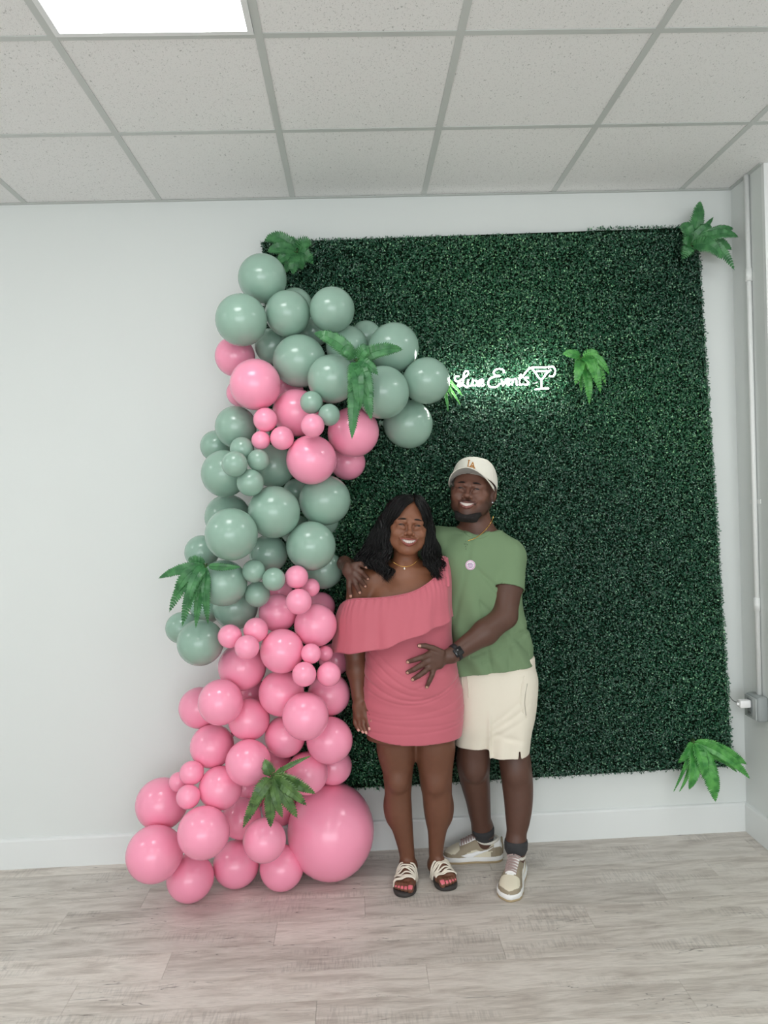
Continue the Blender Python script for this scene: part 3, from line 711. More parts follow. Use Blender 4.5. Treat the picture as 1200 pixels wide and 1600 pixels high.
def loft(rows, k=.02, op='u', yaw=0., n=2.3, grow=0., zlo=None, zhi=None):
    """rows: (z, cx, cy, a, b) low to high; superellipse sections turned by yaw about their centres"""
    rows = np.array(sorted(rows), float); rows[:, 3:5] += grow
    zz = rows[:, 0]; S = spline(rows, 200); S = S[np.argsort(S[:, 0])]
    z0, z1 = (zlo if zlo is not None else zz[0]), (zhi if zhi is not None else zz[-1]); cw, sw = math.cos(yaw), math.sin(yaw)
    def fn(X, Y, Z):
        z_ = np.clip(Z, zz[0], zz[-1])
        cx, cy, a, b = (np.interp(z_, S[:, 0], S[:, i]) for i in (1, 2, 3, 4))
        dx, dy = X-cx, Y-cy; u = np.abs(cw*dx+sw*dy)/a; v = np.abs(-sw*dx+cw*dy)/b
        d = ((u**n+v**n)**(1/n)-1)*np.minimum(a, b)
        return np.maximum(d, np.maximum(z0-Z, Z-z1))
    m = max(rows[:, 3].max(), rows[:, 4].max())
    return P_(fn, (rows[:, 1].min()-m, rows[:, 2].min()-m, z0), (rows[:, 1].max()+m, rows[:, 2].max()+m, z1), k, op)
BIG = 9.0
def cyl(c, d, r, h0, h1, k=.002, op='s'):
    c = np.asarray(c, float); R_ = r+max(abs(h0), abs(h1))
    def fn(X, Y, Z):
        px, py, pz = X-c[0], Y-c[1], Z-c[2]; a = px*d[0]+py*d[1]+pz*d[2]
        return np.maximum(np.sqrt(np.maximum(px*px+py*py+pz*pz-a*a, 0))-r, np.maximum(h0-a, a-h1))
    return P_(fn, c-R_, c+R_, k, op)
def cut(p, nrm, k=.001):
    """keep the side of the plane the normal points away from"""
    p = np.asarray(p, float); nrm = np.asarray(nrm, float); nrm = nrm/np.linalg.norm(nrm)
    return P_(lambda X, Y, Z: (X-p[0])*nrm[0]+(Y-p[1])*nrm[1]+(Z-p[2])*nrm[2], (-BIG,)*3, (BIG,)*3, k, 'i')
def disp(fn): return P_(fn, (-BIG,)*3, (BIG,)*3, 0, 'd')
def shell(t): return P_(None, (-BIG,)*3, (BIG,)*3, t, 'h')
def evaluate(prims, lo, hi, h):
    lo = np.asarray(lo, float); hi = np.asarray(hi, float); n_ = np.ceil((hi-lo)/h).astype(int)+1
    D = np.full(n_, 1.0, dtype=np.float32)
    ax = [(lo[i]+h*np.arange(n_[i])).astype(np.float32) for i in range(3)]
    for p in prims:
        if p.op == 'h': D = np.maximum(D, -(D+p.k)); continue
        pad = p.k*1.5+2.5*h
        i0 = np.clip(np.floor((p.lo-pad-lo)/h).astype(int), 0, n_); i1 = np.clip(np.ceil((p.hi+pad-lo)/h).astype(int)+1, 0, n_)
        if (i1 <= i0).any(): continue
        sl = tuple(slice(a, b) for a, b in zip(i0, i1))
        X = ax[0][sl[0]][:, None, None]; Y = ax[1][sl[1]][None, :, None]; Z = ax[2][sl[2]][None, None, :]
        if p.op == 'd':
            D[sl] += p.fn(X, Y, Z).astype(np.float32); continue
        d = np.broadcast_to(p.fn(X, Y, Z), tuple(b-a for a, b in zip(i0, i1))).astype(np.float32); E = D[sl]; k = p.k
        if p.op == 'u': hh = np.clip(.5+.5*(E-d)/k, 0, 1); D[sl] = E+(d-E)*hh-k*hh*(1-hh)
        elif p.op == 's': hh = np.clip(.5-.5*(E+d)/k, 0, 1); D[sl] = E+(-d-E)*hh+k*hh*(1-hh)
        elif p.op == 'i': hh = np.clip(.5-.5*(E-d)/k, 0, 1); D[sl] = E+(d-E)*hh+k*hh*(1-hh)
    return D
def build(prims, lo, hi, h, fine=()):
    """one surface; inside the boxes of 'fine' (lo,hi,h) the same field is sampled more finely"""
    D = evaluate(prims, lo, hi, h); V, F = surface_nets(D, np.asarray(lo, float), h)
    out = []
    if fine:
        C_ = V[F].mean(1); keep = np.ones(len(F), bool)
        for a, b, _ in fine:
            a = np.asarray(a); b = np.asarray(b); e = h*.5
            keep &= ~((C_ > a+e) & (C_ < b-e)).all(1)
        F = F[keep]
    out.append((V, F))
    for a, b, hf in fine:
        a = np.asarray(a, float); b = np.asarray(b, float); m = 4*hf
        D = evaluate(prims, a-m, b+m, hf); v, f = surface_nets(D, a-m, hf)
        C_ = v[f].mean(1); f = f[((C_ > a) & (C_ < b)).all(1)]; out.append((v, f))
    VV, FF, o = [], [], 0
    for v, f in out:
        used = np.unique(f); mp = np.full(len(v), -1); mp[used] = np.arange(len(used))
        VV.append(v[used]); FF.append(mp[f]+o); o += len(used)
    return np.concatenate(VV), np.concatenate(FF)
def xf(p, M, O):
    """head-local to world"""
    return np.asarray(p, float) @ np.array(M).T + O

# face built in head coordinates: x image right, -y out of the face, z up, origin between the ears at eye level
def head_prims(O, M, s=1.0, male=False):
    A = lambda p: xf(np.array(p)*s, M, O)
    Mt = np.array(M)
    def E(c, r, k=.01, op='u', R=None):
        MM = Mt if R is None else Mt @ np.array(R)
        return ell(A(c), np.array(r)*s, k*s, op, MM)
    def Cc(a, b, ra, rb, k=.01, op='u', sq=None):
        if sq is not None: sq = (Mt @ np.array(sq[0], float), sq[1])
        return rc(A(a), A(b), ra*s, rb*s, k*s, op, sq)
    w = 1.13 if male else 1.04
    L = [E((0, .018, .040), (.075*w, .094, .084), .02), E((0, -.022, -.028), (.063*w, .066, .080), .03), E((0, -.03, .045), (.062*w, .058, .06), .02)]
    for sg in (-1, 1):
        L += [Cc((sg*.056*w, .006, -.042), (sg*.020, -.062, -.094), .020, .020, .03),
              E((sg*.041*w, -.064, -.033), (.026, .0235, .022), .018), E((sg*.050*w, -.050, -.012), (.019, .02, .014), .016), E((sg*.044*w, -.035, -.062), (.024, .03, .026), .02)]
    L += [E((0, -.075, -.098), (.022, .018, .018), .02), Cc((-.045*w, -.067, .022), (.045*w, -.067, .022), .014, .014, .024), E((0, -.080, .022), (.022, .012, .012), .012)]
    for sg in (-1, 1):   # sockets
        L += [E((sg*.033, -.1025, .001), (.022, .0125, .0135), .018, 's')]
        L += [E((sg*.0335, -.0788, -.001), (.0150, .0127, .0125), .008)]           # closed-up lids over the eyeball
        for q0, q1 in (((.0210, -.0022), (.0280, .0004)), ((.0280, .0004), (.0375, .0006)), ((.0375, .0006), (.0450, -.0022))):     # crescent slit of a smiling eye
            L += [Cc((sg*q0[0], -.0915+.12*(q0[0]-.030)**1 *.3, q0[1]), (sg*q1[0], -.0915+.12*(q1[0]-.030)*.3, q1[1]), .0019, .0019, .001, 's')]
        L += [Cc((sg*.021, -.0885, -.0125), (sg*.044, -.080, -.0105), .0030, .0025, .014)]  # smiling pouch under the eye
        L += [Cc((sg*.018, -.093, .0145), (sg*.046, -.079, .0155), .0045, .0035, .016)]
    nw = 1.12 if male else 1.0
    L += [Cc((0, -.088, .010), (0, -.105, -.026), .0070, .0095, .010), E((0, -.1085, -.030), (.0112*nw, .0105, .0090), .007)]
    for sg in (-1, 1):
        L += [E((sg*.0150*nw, -.098, -.034), (.0088, .0105, .0078), .006), E((sg*.0075*nw, -.105, -.0415), (.0042, .006, .004), .003, 's')]
        L += [Cc((sg*.020*nw, -.094, -.034), (sg*.036, -.083, -.058), .0034, .0028, .009, 's')]    # smile fold
    # muzzle and mouth
    L += [E((0, -.080, -.062), (.034, .020, .022), .014)]
    mz = -.063
    arc = lambda t, dz, dy=0: (t*.036, -.1005+abs(t)**2*.016+dy, mz+dz+abs(t)**2*.0115)
    for i in range(6):   # lips
        t0, t1 = -1+i/3, -1+(i+1)/3
        r = lambda t, a: a*(1-.55*abs(t)**2)
        L += [Cc(arc(t0, .0075*(1-abs(t0)**1.5)+.001), arc(t1, .0075*(1-abs(t1)**1.5)+.001), r(t0, .0036), r(t1, .0036), .004)]
        L += [Cc(arc(t0, -.0140*(1-abs(t0)**1.8)), arc(t1, -.0140*(1-abs(t1)**1.8)), r(t0, .0048), r(t1, .0048), .005)]
    for i in range(6):   # open smile
        t0, t1 = -.92+i*.3067, -.92+(i+1)*.3067
        q = lambda t: .0080*(1-.60*abs(t)**1.8)
        L += [Cc(arc(t0, -.0035*(1-abs(t0)), .004), arc(t1, -.0035*(1-abs(t1)), .004), q(t0)*.92, q(t1)*.92, .0015, 's')]
    # ears
    for sg in (-1, 1):
        R = Euler((0, sg*.12, sg*-.35)).to_matrix()
        L += [E((sg*.077*w, .012, -.008), (.0075, .018, .030), .006, 'u', R), E((sg*.083*w, .006, -.002), (.0045, .010, .016), .004, 's', R),
              E((sg*.0755*w, .003, -.034), (.006, .008, .009), .005)]
    return L
def mouth_curve(t, dz=0, dy=0): return (t*.036, -.1005+abs(t)**2*.016+dy, -.063+dz+abs(t)**2*.0115)
def face_parts(parent, O, M, s, iris, brow_rgb, lash=True):
    A = lambda p: xf(np.array(p)*s, M, O)
    # teeth: separate rounded blocks on an arc
    P = []
    for i in range(8):
        t = -.70+i*.2; w_ = .00355
        c = mouth_curve(t, .0010-.0016*(1-abs(t)), .0055); hh = .0072*(1-.42*abs(t)**1.6)
        V, F = box((c[0]-w_, c[1]-.0018, c[2]-hh*1.1), (c[0]+w_, c[1]+.003, c[2]+hh*.75), .0011); P.append((A(V), F))
    obj('teeth', *join(P), mat('teeth', (238, 224, 216), .3), parent)
    V, F = lathe([(.0001, -.0055), (.010, -.004), (.014, 0), (.010, .004), (.0001, .0055)], 16); c = mouth_curve(0, -.003, .013)
    obj('tongue', A(V*[1.5, .6, 1.2]+c), F, mat('mouth_inside', (70, 26, 26), .6), parent)
    for sg in (-1, 1):
        V, F = lathe([(.0115*math.sin(a)+1e-5, .0115*math.cos(a)) for a in np.linspace(0, math.pi, 13)], 20)
        e = obj('eyeball', A(V+np.array([sg*.0335, -.0792, -.001])), F, mat('eye_white', (205, 190, 182), .15), parent)
        V, F = lathe([(.0088, -.0012), (.0070, .0002), (.0001, .0014)], 18); V = V[:, [0, 2, 1]]*[1, -1, 1]
        obj('iris', A(V+np.array([sg*.0335, -.0902, -.001])), F, mat('iris_'+iris, (34, 20, 14), .12), e)
        # upper lash line
        q = [(sg*(.033+.0140*x), -.0922+.0030*x*x+(.0035*x if x > 0 else 0), .0036-.0052*x*x) for x in np.linspace(-1, 1, 9)]
        obj('lashes', *tube(A(q), [.0006, .0012, .0016, .0018, .0018, .0018, .0018, .0016, .0007], 5), mat('lash_black', (14, 10, 9), .6), parent)
        q = [(sg*(.033+.0125*x), -.0918+.0030*x*x+(.0030*x if x > 0 else 0), -.0016-.0018*x*x) for x in np.linspace(-1, 1, 9)]
        obj('lower_lashes', *tube(A(q), [.0003, .0006, .0007, .0008, .0008, .0008, .0007, .0007, .0004], 5), mat('lash_black'), parent)
        q = [(sg*(.0335+.0175*x-.001), -.0945+.008*max(0, x)**2+.0015*x, .0215+.003*(1-x*x)-.0015*x) for x in np.linspace(-1, 1, 9)]
        obj('eyebrow', *tube(A(q), np.array([.0010, .0024, .0031, .0031, .0029, .0025, .0019, .0013, .0004])*1.1, 6, .7), mat('brow_'+iris, brow_rgb, .85), parent)
def skin_mat(name):
    m = mat(name, (120, 80, 60), .46, spec=.45); n = N(m); at = n.new('ShaderNodeAttribute', attribute_name='Col')
    tc = n.new('ShaderNodeTexCoord'); no = n.new('ShaderNodeTexNoise', i_Scale=38, i_Detail=3)
    mr = n.new('ShaderNodeMapRange', i_3=.90, i_4=1.10); n.link(tc.outputs['Object'], no.inputs['Vector']); n.link(no.outputs['Fac'], mr.inputs[0])
    mx = n.new('ShaderNodeVectorMath', operation='SCALE'); n.link(at.outputs['Color'], mx.inputs[0]); n.link(mr.outputs[0], mx.inputs['Scale']); n.link(mx.outputs[0], n.b.inputs['Base Color'])
    n2 = n.new('ShaderNodeTexNoise', i_Scale=420, i_Detail=2); bp = n.new('ShaderNodeBump', i_Strength=.12, i_Distance=.001)
    n.link(tc.outputs['Object'], n2.inputs['Vector']); n.link(n2.outputs['Fac'], bp.inputs['Height']); n.link(bp.outputs[0], n.b.inputs['Normal'])
    return m
def blend_col(cols, w, rgb):
    w = np.clip(w, 0, 1)[:, None]; return cols*(1-w)+np.array(lin(rgb)[:3])*w
def face_cols(V, cols, O, M, s, lip, brow_dark, male=False):
    """lip colour and real pigment differences only"""
    q = (V-O) @ np.array(M)/s
    x, y, z = q.T; t = x/.036; zc = -.063+np.clip(np.abs(t), 0, 1.1)**2*.0115
    inl = (np.abs(t) < 1.05) & (y < -.075)
    up = zc+.0115*(1-np.abs(t)**1.8).clip(0); dn = zc-.0205*(1-np.abs(t)**2).clip(0)
    w = np.where(inl & (z < up) & (z > dn), 1., 0.)
    cols = blend_col(cols, w*.85, lip)
    ins = inl & (z < zc+.007) & (z > zc-.0125) & (y > -.0965+.016*np.clip(np.abs(t), 0, 1)**2) & (np.abs(t) < .95)
    return blend_col(cols, ins*1.0, (58, 20, 20))
def finger(pts, rs, k0=.008): return chain(pts, [r_*1.06 for r_ in rs], .002, 'u', k0)
def nails(parent, tips, m, r=.0052):
    """(tip point, direction to fingertip, outward normal)"""
    for tp, d, nn in tips:
        tp, d, nn = map(lambda a: np.asarray(a, float), (tp, d, nn)); d = d/np.linalg.norm(d); nn = nn-d*(nn@d); nn /= np.linalg.norm(nn); s_ = np.cross(d, nn)
        V = []; F = []
        for i in range(5):
            a = -1+i*.5
            for j in range(5):
                b = -1+j*.5
                w_ = r*(1-.25*max(0, b)**2); V.append(tp+s_*a*w_+d*b*r*1.15+nn*(-.0022*a*a-.0006*b*b))
        F = [(i*5+j, i*5+j+1, i*5+j+6, i*5+j+5) for i in range(4) for j in range(4)]
        obj('fingernail', V, F, m, parent)
from mathutils.bvhtree import BVHTree
class Surf:
    """finds where the sight line through (u, v) meets a built surface"""
    def __init__(s, V, F): s.t = BVHTree.FromPolygons([tuple(map(float, v)) for v in V], [tuple(map(int, f)) for f in F])
    def at(s, u, v, off=.0, fallback=None):
        d = FW+RT*(u-600)/FOC+UP*(800-v)/FOC; d = d/np.linalg.norm(d)
        h = s.t.ray_cast(Vector(CAM), Vector(d))
        if h[0] is None: return fallback if fallback is not None else pt(u, v, -.4)
        return np.array(h[0])-d*off
def leg_rows(tab, y0, y1, v0, v1, br=1.05):
    """leg sections from (v, left, right); depth runs from y0 at v0 to y1 at v1"""
    out = []
    for v, a, b in tab:
        t = (v-v0)/(v1-v0); y = y0+(y1-y0)*t; r = rowpx(v, a, b, y, 0); out.append((*r[:4], r[3]*br))
    return out
def rowpx(v, uL, uR, y, b, z=None):
    """body section from its silhouette at image height v, centred at depth y"""
    a = pt(uL, v, y); c = pt(uR, v, y); m = pt((uL+uR)/2, v, y)
    return (m[2], (a[0]+c[0])/2, y, abs(c[0]-a[0])/2, b)
def px_plane_cut(u0, v0, u1, v1, y, sign=1):
    """half-space below (sign 1) or above the line through two measured points, seen level"""
    a = pt(u0, v0, y); b = pt(u1, v1, y); d = b-a; nrm = np.array([-d[2], 0, d[0]])
    if nrm[2] < 0: nrm = -nrm
    return a, nrm*sign
# ------------------------------------------------------------------ the woman
WY = -.37
woman = thing('person', 'smiling woman with long wavy black hair in pink one shoulder ruffle dress', 'person', pt(650, 1372, WY)*[1, 1, 0])
wO = pt(636.5, 821.5, WY-.01); wM = np.array(Euler((math.radians(-3), math.radians(6.5), math.radians(2))).to_matrix())
WS = 1.04
hp = head_prims(wO, wM, WS)
A = lambda p: xf(np.array(p)*WS, wM, wO)
# joints
Rsh = pt(563, 908, WY+.005); Relb = pt(554, 1015, WY+.02); Rwr = pt(560, 1087, WY-.03); Lsh = pt(687, 895, WY+.035); Lelb = pt(701, 992, WY+.10)
body = list(hp)
rows_w = [rowpx(1150, 573, 719, WY, .115), rowpx(1120, 570, 722, WY+.01, .135), rowpx(1095, 572, 721, WY+.01, .14), rowpx(1065, 574, 716, WY, .135), rowpx(1030, 578, 708, WY-.005, .125),
          rowpx(1000, 578, 702, WY, .112), rowpx(965, 574, 702, WY-.005, .112), rowpx(930, 574, 700, WY, .095), rowpx(905, 590, 688, WY+.005, .075), rowpx(890, 608, 664, WY+.01, .055)]
torso_w = [r for r in rows_w]
body += [loft(rows_w, .03)]
body += [rc(A((0, .02, -.06)), pt(633, 893, WY+.005), .050, .053, .03), rc(pt(640, 893, WY), Rsh, .045, .048, .035), rc(pt(634, 893, WY), Lsh, .045, .046, .035)]
body += [rc(pt(598, 958, WY-.055), pt(604, 968, WY-.065), .055, .055, .03), rc(pt(663, 955, WY-.055), pt(659, 966, WY-.065), .055, .055, .03)]   # bust
body += [ell(pt(645, 1052, WY-.055), (.155, .105, .12), .05)]                     # rounded belly
body += chain([Rsh, Rsh*.55+Relb*.45+np.array([-.004, 0, 0]), Relb, Relb*.55+Rwr*.45+np.array([.002, 0, 0]), Rwr], [.054, .052, .044, .042, .027], .02, k0=.03)
body += chain([Lsh, Lsh*.5+Lelb*.5, Lelb], [.050, .048, .042], .02, k0=.03)
# collar bones
body += [rc(pt(630, 893, WY-.05), pt(588, 897, WY-.035), .008, .008, .02), rc(pt(640, 893, WY-.05), pt(680, 890, WY-.03), .008, .008, .02)]
# right hand hanging beside the thigh
hd = lambda u, v, y: pt(u, v, y)
palm = [rc(Rwr, hd(563, 1106, WY-.045), .026, .030, .014, sq=((.35, .94, 0), .62)), rc(hd(558, 1104, WY-.04), hd(560, 1118, WY-.045), .020, .019, .012), rc(hd(570, 1105, WY-.05), hd(570, 1118, WY-.055), .019, .017, .012)]
body += palm
fR = [([hd(555, 1116, WY-.035), hd(555, 1130, WY-.045), hd(560, 1140, WY-.058)], [.010, .009, .0075]), ([hd(561, 1118, WY-.045), hd(562, 1133, WY-.055), hd(567, 1143, WY-.065)], [.0105, .009, .0076]),
      ([hd(567, 1118, WY-.052), hd(568, 1133, WY-.064), hd(572, 1144, WY-.072)], [.0105, .009, .0076]), ([hd(573, 1116, WY-.058), hd(575, 1128, WY-.070), hd(577, 1138, WY-.078)], [.010, .0088, .0074]),
      ([hd(571, 1100, WY-.055), hd(579, 1112, WY-.075), hd(581, 1126, WY-.083)], [.012, .0095, .0078])]
for p_, r_ in fR: body += finger(p_, r_)
# legs
hipR, hipL = pt(609, 1120, WY+.0), pt(683, 1120, WY+.0)
kR, kL = pt(624, 1216, WY-.01), pt(680, 1218, WY-.01)
aR, aL = pt(637, 1341, WY+.075), pt(682, 1341, WY+.075)
def leg(hip, knee, ank, sg, s=1.0):
    c1 = knee*.68+ank*.32+np.array([sg*.006, .022, 0]); c2 = knee*.35+ank*.65+np.array([0, .014, 0])
    th = hip*.55+knee*.45
    return chain([hip, th, knee+np.array([0, .006, .03]), knee+np.array([0, .004, -.03]), c1, c2, ank+np.array([0, 0, .03]), ank],
                 [.086*s, .081*s, .060*s, .0535*s, .0590*s, .046*s, .033*s, .032*s], .02, k0=.03)+[ell(knee+np.array([0, -.032*s, 0]), (.030*s, .026*s, .034*s), .02)]
aR, aL = pt(637.5, 1352, WY+.085), pt(683, 1351, WY+.085)
body += [loft(leg_rows([(1120, 590, 640), (1145, 588, 645), (1168, 588.5, 648), (1186, 592, 647), (1205, 597.5, 645), (1225, 600, 643.5), (1243, 601.5, 642.5), (1261, 601.5, 643.5), (1280, 606, 644.5), (1300, 614, 645.5), (1330, 623, 647.5), (1352, 626, 649.5)], WY, WY+.085, 1150, 1350), .03, n=2.1),
         loft(leg_rows([(1120, 655, 700), (1145, 651.5, 708), (1168, 649.5, 711), (1186, 651.5, 709), (1205, 654, 707), (1225, 656.5, 706), (1243, 660, 706), (1261, 661.5, 706.5), (1280, 664.5, 703.5), (1300, 668.5, 697.5), (1330, 670, 692.5), (1352, 671, 694)], WY, WY+.085, 1150, 1350), .03, n=2.1)]
for kk in ((622, 1222), (681, 1224)): body += [ell(pt(kk[0], kk[1], WY-.030), (.036, .024, .042), .03)]
for kk in ((612, 1262), (697, 1262)): body += [ell(pt(kk[0], kk[1], WY+.070), (.030, .030, .07), .03)]
def flr(u, v):
    d = FW+RT*(u-600)/FOC+UP*(800-v)/FOC; return CAM-d*(CAM[2]/d[2])
def foot(ank, toe, toes=True):
    """bare foot from the ankle towards the toe point (on the floor)"""
    z0 = .020; heel = np.array([ank[0], ank[1], 0])-(toe-[ank[0], ank[1], 0])*.24; d = toe-heel; d[2] = 0; L_ = np.linalg.norm(d); d /= L_; s_ = np.array([-d[1], d[0], 0]); up_ = np.array([0, 0, 1])
    at = lambda f, l, z: heel+d*f*L_+s_*l+up_*(z+z0)
    L = [rc(ank, at(.10, 0, .032), .032, .030, .02), rc(at(.08, 0, .026), at(.45, 0, .022), .027, .024, .02), rc(ank+up_*-.01, at(.45, 0, .045), .031, .020, .03), rc(at(.35, .008, .036), at(.68, .012, .022), .024, .017, .02),
         rc(at(.40, -.021, .018), at(.72, -.031, .013), .018, .013, .02), rc(at(.40, .021, .018), at(.74, .029, .014), .018, .015, .02), rc(at(.70, -.030, .012), at(.74, .030, .013), .013, .015, .015)]
    return L, at, L_
wfeet = []
for ank, toe, inner in ((aR, flr(630, 1401), 1), (aL, flr(703, 1391), -1)):
    L, at, L_ = foot(ank, toe); body += L
    # s_ points to image right when the foot points at the camera
    for i, (l, f0, f1, r) in enumerate(((.030, .74, .98, .0138), (.011, .76, .985, .0098), (-.0045, .755, .965, .0092), (-.0185, .745, .935, .0088), (-.0315, .73, .90, .0084))):
        l *= inner; body += finger([at(f0, l, .013), at((f0+f1)/2+.02, l*1.02, .017), at(f1, l*1.02, .009)], [r, r*.92, r*.95], .006)
    wfeet.append((at, L_, inner))
zt = wO[2]+.2
lo = (-.16, -.60, .0); hi = (.50, -.12, zt)
hb = 1.8
fine = [(np.array(pt(600, 868, WY))*[1, 0, 1]+[-.02, -.60, .0], (wO[0]+.15, -.12, zt), .0019),
        ((-.16, -.60, pt(570, 1150, WY)[2]), (pt(590, 1100, WY)[0], -.30, pt(560, 1090, WY)[2]), .0026),
        ((-.0, -.60, .0), (.45, -.30, .075), .0024)]
V, F = build(body, lo, hi, .0042, fine); WBV = V.copy()
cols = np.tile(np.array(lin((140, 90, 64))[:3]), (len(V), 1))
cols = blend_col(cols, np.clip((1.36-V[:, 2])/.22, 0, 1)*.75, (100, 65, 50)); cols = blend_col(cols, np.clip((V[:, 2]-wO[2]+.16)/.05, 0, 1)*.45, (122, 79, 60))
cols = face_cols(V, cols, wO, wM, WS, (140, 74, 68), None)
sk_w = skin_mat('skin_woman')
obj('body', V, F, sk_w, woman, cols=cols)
face_parts(woman, wO, wM, WS, 'brown', (28, 18, 15))
nm = mat('nail_polish_nude', (214, 160, 146), .2)
tn = [((np.array(p_[-1])+np.array([0, -r_[-1]*1.22, .001])), np.array(p_[-1])-np.array(p_[-2]), (0, -1, .1)) for p_, r_ in fR]
nails(woman, tn, nm)
tn = []
for at, L_, inner in wfeet:
    for l, f1, r in ((.030, .98, .0138), (.011, .985, .0098), (-.0045, .965, .0092), (-.0185, .935, .0088), (-.0315, .90, .0084)):
        n3 = np.array([0, -.45, 1]); n3 = n3/np.linalg.norm(n3); p0 = at(f1-.004, l*inner*1.02, .009)+n3*(r*.95*1.06+.0006)
        nails(woman, [(p0, at(1, 0, 0)-at(.5, 0, 0)+np.array([0, 0, -.05]), n3)], mat('toenail_pink', (232, 120, 134), .2), r*.66)

# dress: body of the dress
drm = mat('dress_dusty_pink', (198, 104, 118), .62, spec=.25); drm.node_tree.nodes['Principled BSDF'].inputs['Sheen Weight'].default_value = .25
bump(drm, 900, .12, .0006)
def dress_wr(X, Y, Z):
    # drag folds that pull from the sides across the belly and under it
    z1 = pt(600, 1070, WY)[2]; xc = pt(645, 1070, WY)[0]; t = (X-xc)/.2
    f = lambda off, slope, curve, wdt, amp, side=0: amp*np.exp(-((Z-(z1+off+slope*t+curve*t*t))/wdt)**2)*(1 if side == 0 else np.clip(.5+side*t*1.6, 0, 1))
    d = f(-.035, .0, .085, .006, .0050)+f(-.052, .012, .07, .005, .0030)+f(.015, .05, .12, .006, .0045, 1)+f(.04, .03, .13, .006, .004, 1)+f(.01, -.05, .12, .006, .0045, -1)+f(-.015, -.03, .10, .005, .004, -1)+f(.05, -.06, .11, .006, .0035, -1)
    d = d+f(-.115, .004, .02, .005, .0022)+f(-.145, -.01, .015, .006, .0020)+f(-.175, .008, .012, .005, .0022)+f(-.095, .02, .03, .005, .002)
    d = d-.0015*np.sin(Z*95+X*22)*np.exp(-((Z-z1)/.12)**2)
    return d*.7*(Y < WY+.06)
rows_d = [rowpx(1185, 576, 716, WY, .118), rowpx(1165, 574, 717, WY, .124), rowpx(1140, 569, 721, WY+.002, .136), rowpx(1110, 566, 723, WY+.005, .148), rowpx(1080, 567, 721, WY+.0, .147), rowpx(1050, 569, 713, WY, .140), rowpx(1020, 572, 708, WY-.002, .130),
          rowpx(990, 574, 704, WY, .122), rowpx(955, 570, 704, WY-.003, .122), rowpx(930, 572, 700, WY, .10), rowpx(900, 590, 688, WY+.005, .08)]
dress = [loft(rows_d, .03, grow=.004), ell(pt(645, 1052, WY-.055), (.166, .114, .13), .05),
         rc(pt(598, 958, WY-.055), pt(604, 968, WY-.065), .066, .066, .03), rc(pt(663, 955, WY-.055), pt(659, 966, WY-.065), .066, .066, .03),
         disp(dress_wr), shell(.007)]
hem = lambda X, Y, Z: -(Z-(pt(640, 1165, WY-.12)[2]+.0+((X-pt(650, 1165, WY)[0])/.21)**2*.030*(X < pt(650, 1165, WY)[0])+((X-pt(650, 1165, WY)[0])/.21)**2*.004))
dress += [P_(hem, (-BIG,)*3, (BIG,)*3, .001, 'i'), P_(lambda X, Y, Z: Z-(pt(600, 938, WY-.1)[2]-.012+(X-pt(600, 938, WY)[0])*.12), (-BIG,)*3, (BIG,)*3, .001, 'i')]
V, F = build(dress, (-.16, -.62, .55), (.46, -.17, 1.42), .0036)
dr = obj('dress', V, F, drm, woman)
# hem seam
# ruffle
def ruffle():
    N_ = 220; M_ = 34
    top = [(533, 945, -.345), (541, 939, -.415), (556, 936, -.452), (585, 935, -.478), (615, 932, -.490), (645, 925, -.492), (667, 913, -.482), (683, 899, -.462), (692, 884, -.430), (697, 872, -.375),
           (700, 878, -.315), (690, 905, -.275), (660, 922, -.262), (620, 930, -.262), (580, 936, -.270), (545, 941, -.290)]
    bot = [(519, 1018, -.345), (525, 1021, -.445), (548, 1021, -.505), (580, 1018, -.535), (612, 1010, -.555), (640, 999, -.560), (668, 988, -.545), (692, 977, -.505), (706, 967, -.450), (709, 962, -.375),
           (708, 968, -.300), (690, 985, -.255), (660, 1000, -.240), (620, 1008, -.238), (580, 1014, -.245), (537, 1018, -.275)]
    T_ = spline([pt(*q) for q in top], N_, True); B_ = spline([pt(*q) for q in bot], N_, True)
    cx = (T_+B_)/2; cen = cx.mean(0); V = []
    for j in range(M_):
        t = j/(M_-1)
        for i in range(N_):
            a = i/N_; p = T_[i]*(1-t)+B_[i]*t; o = p-cen; o[2] = 0; o /= np.linalg.norm(o)
            w_ = (math.sin(a*2*math.pi*9+math.sin(a*31)*1.3)*.65+math.sin(a*2*math.pi*17+1.1)*.35)*.0085*t**1.0+math.sin(a*2*math.pi*46+2*math.sin(a*12))*.0040*math.exp(-t*5)
            b_ = .018*math.sin(math.pi*min(1, t*1.2))*(1-t)       # body over the bust
            V.append(p+o*(w_+b_)+np.array([0, 0, -.003*math.sin(a*2*math.pi*9+1)*t]))
    F = [(j*N_+i, j*N_+(i+1) % N_, (j+1)*N_+(i+1) % N_, (j+1)*N_+i) for j in range(M_-1) for i in range(N_)]
    o = obj('ruffle', V, F, drm, woman); md = o.modifiers.new('thickness', 'SOLIDIFY'); md.thickness = .003; md.offset = 0
    band = T_.copy(); obj('elastic_edge', *tube(band, .0035, 6, closed=True), drm, woman)
    bm2 = B_.copy()
ruffle()
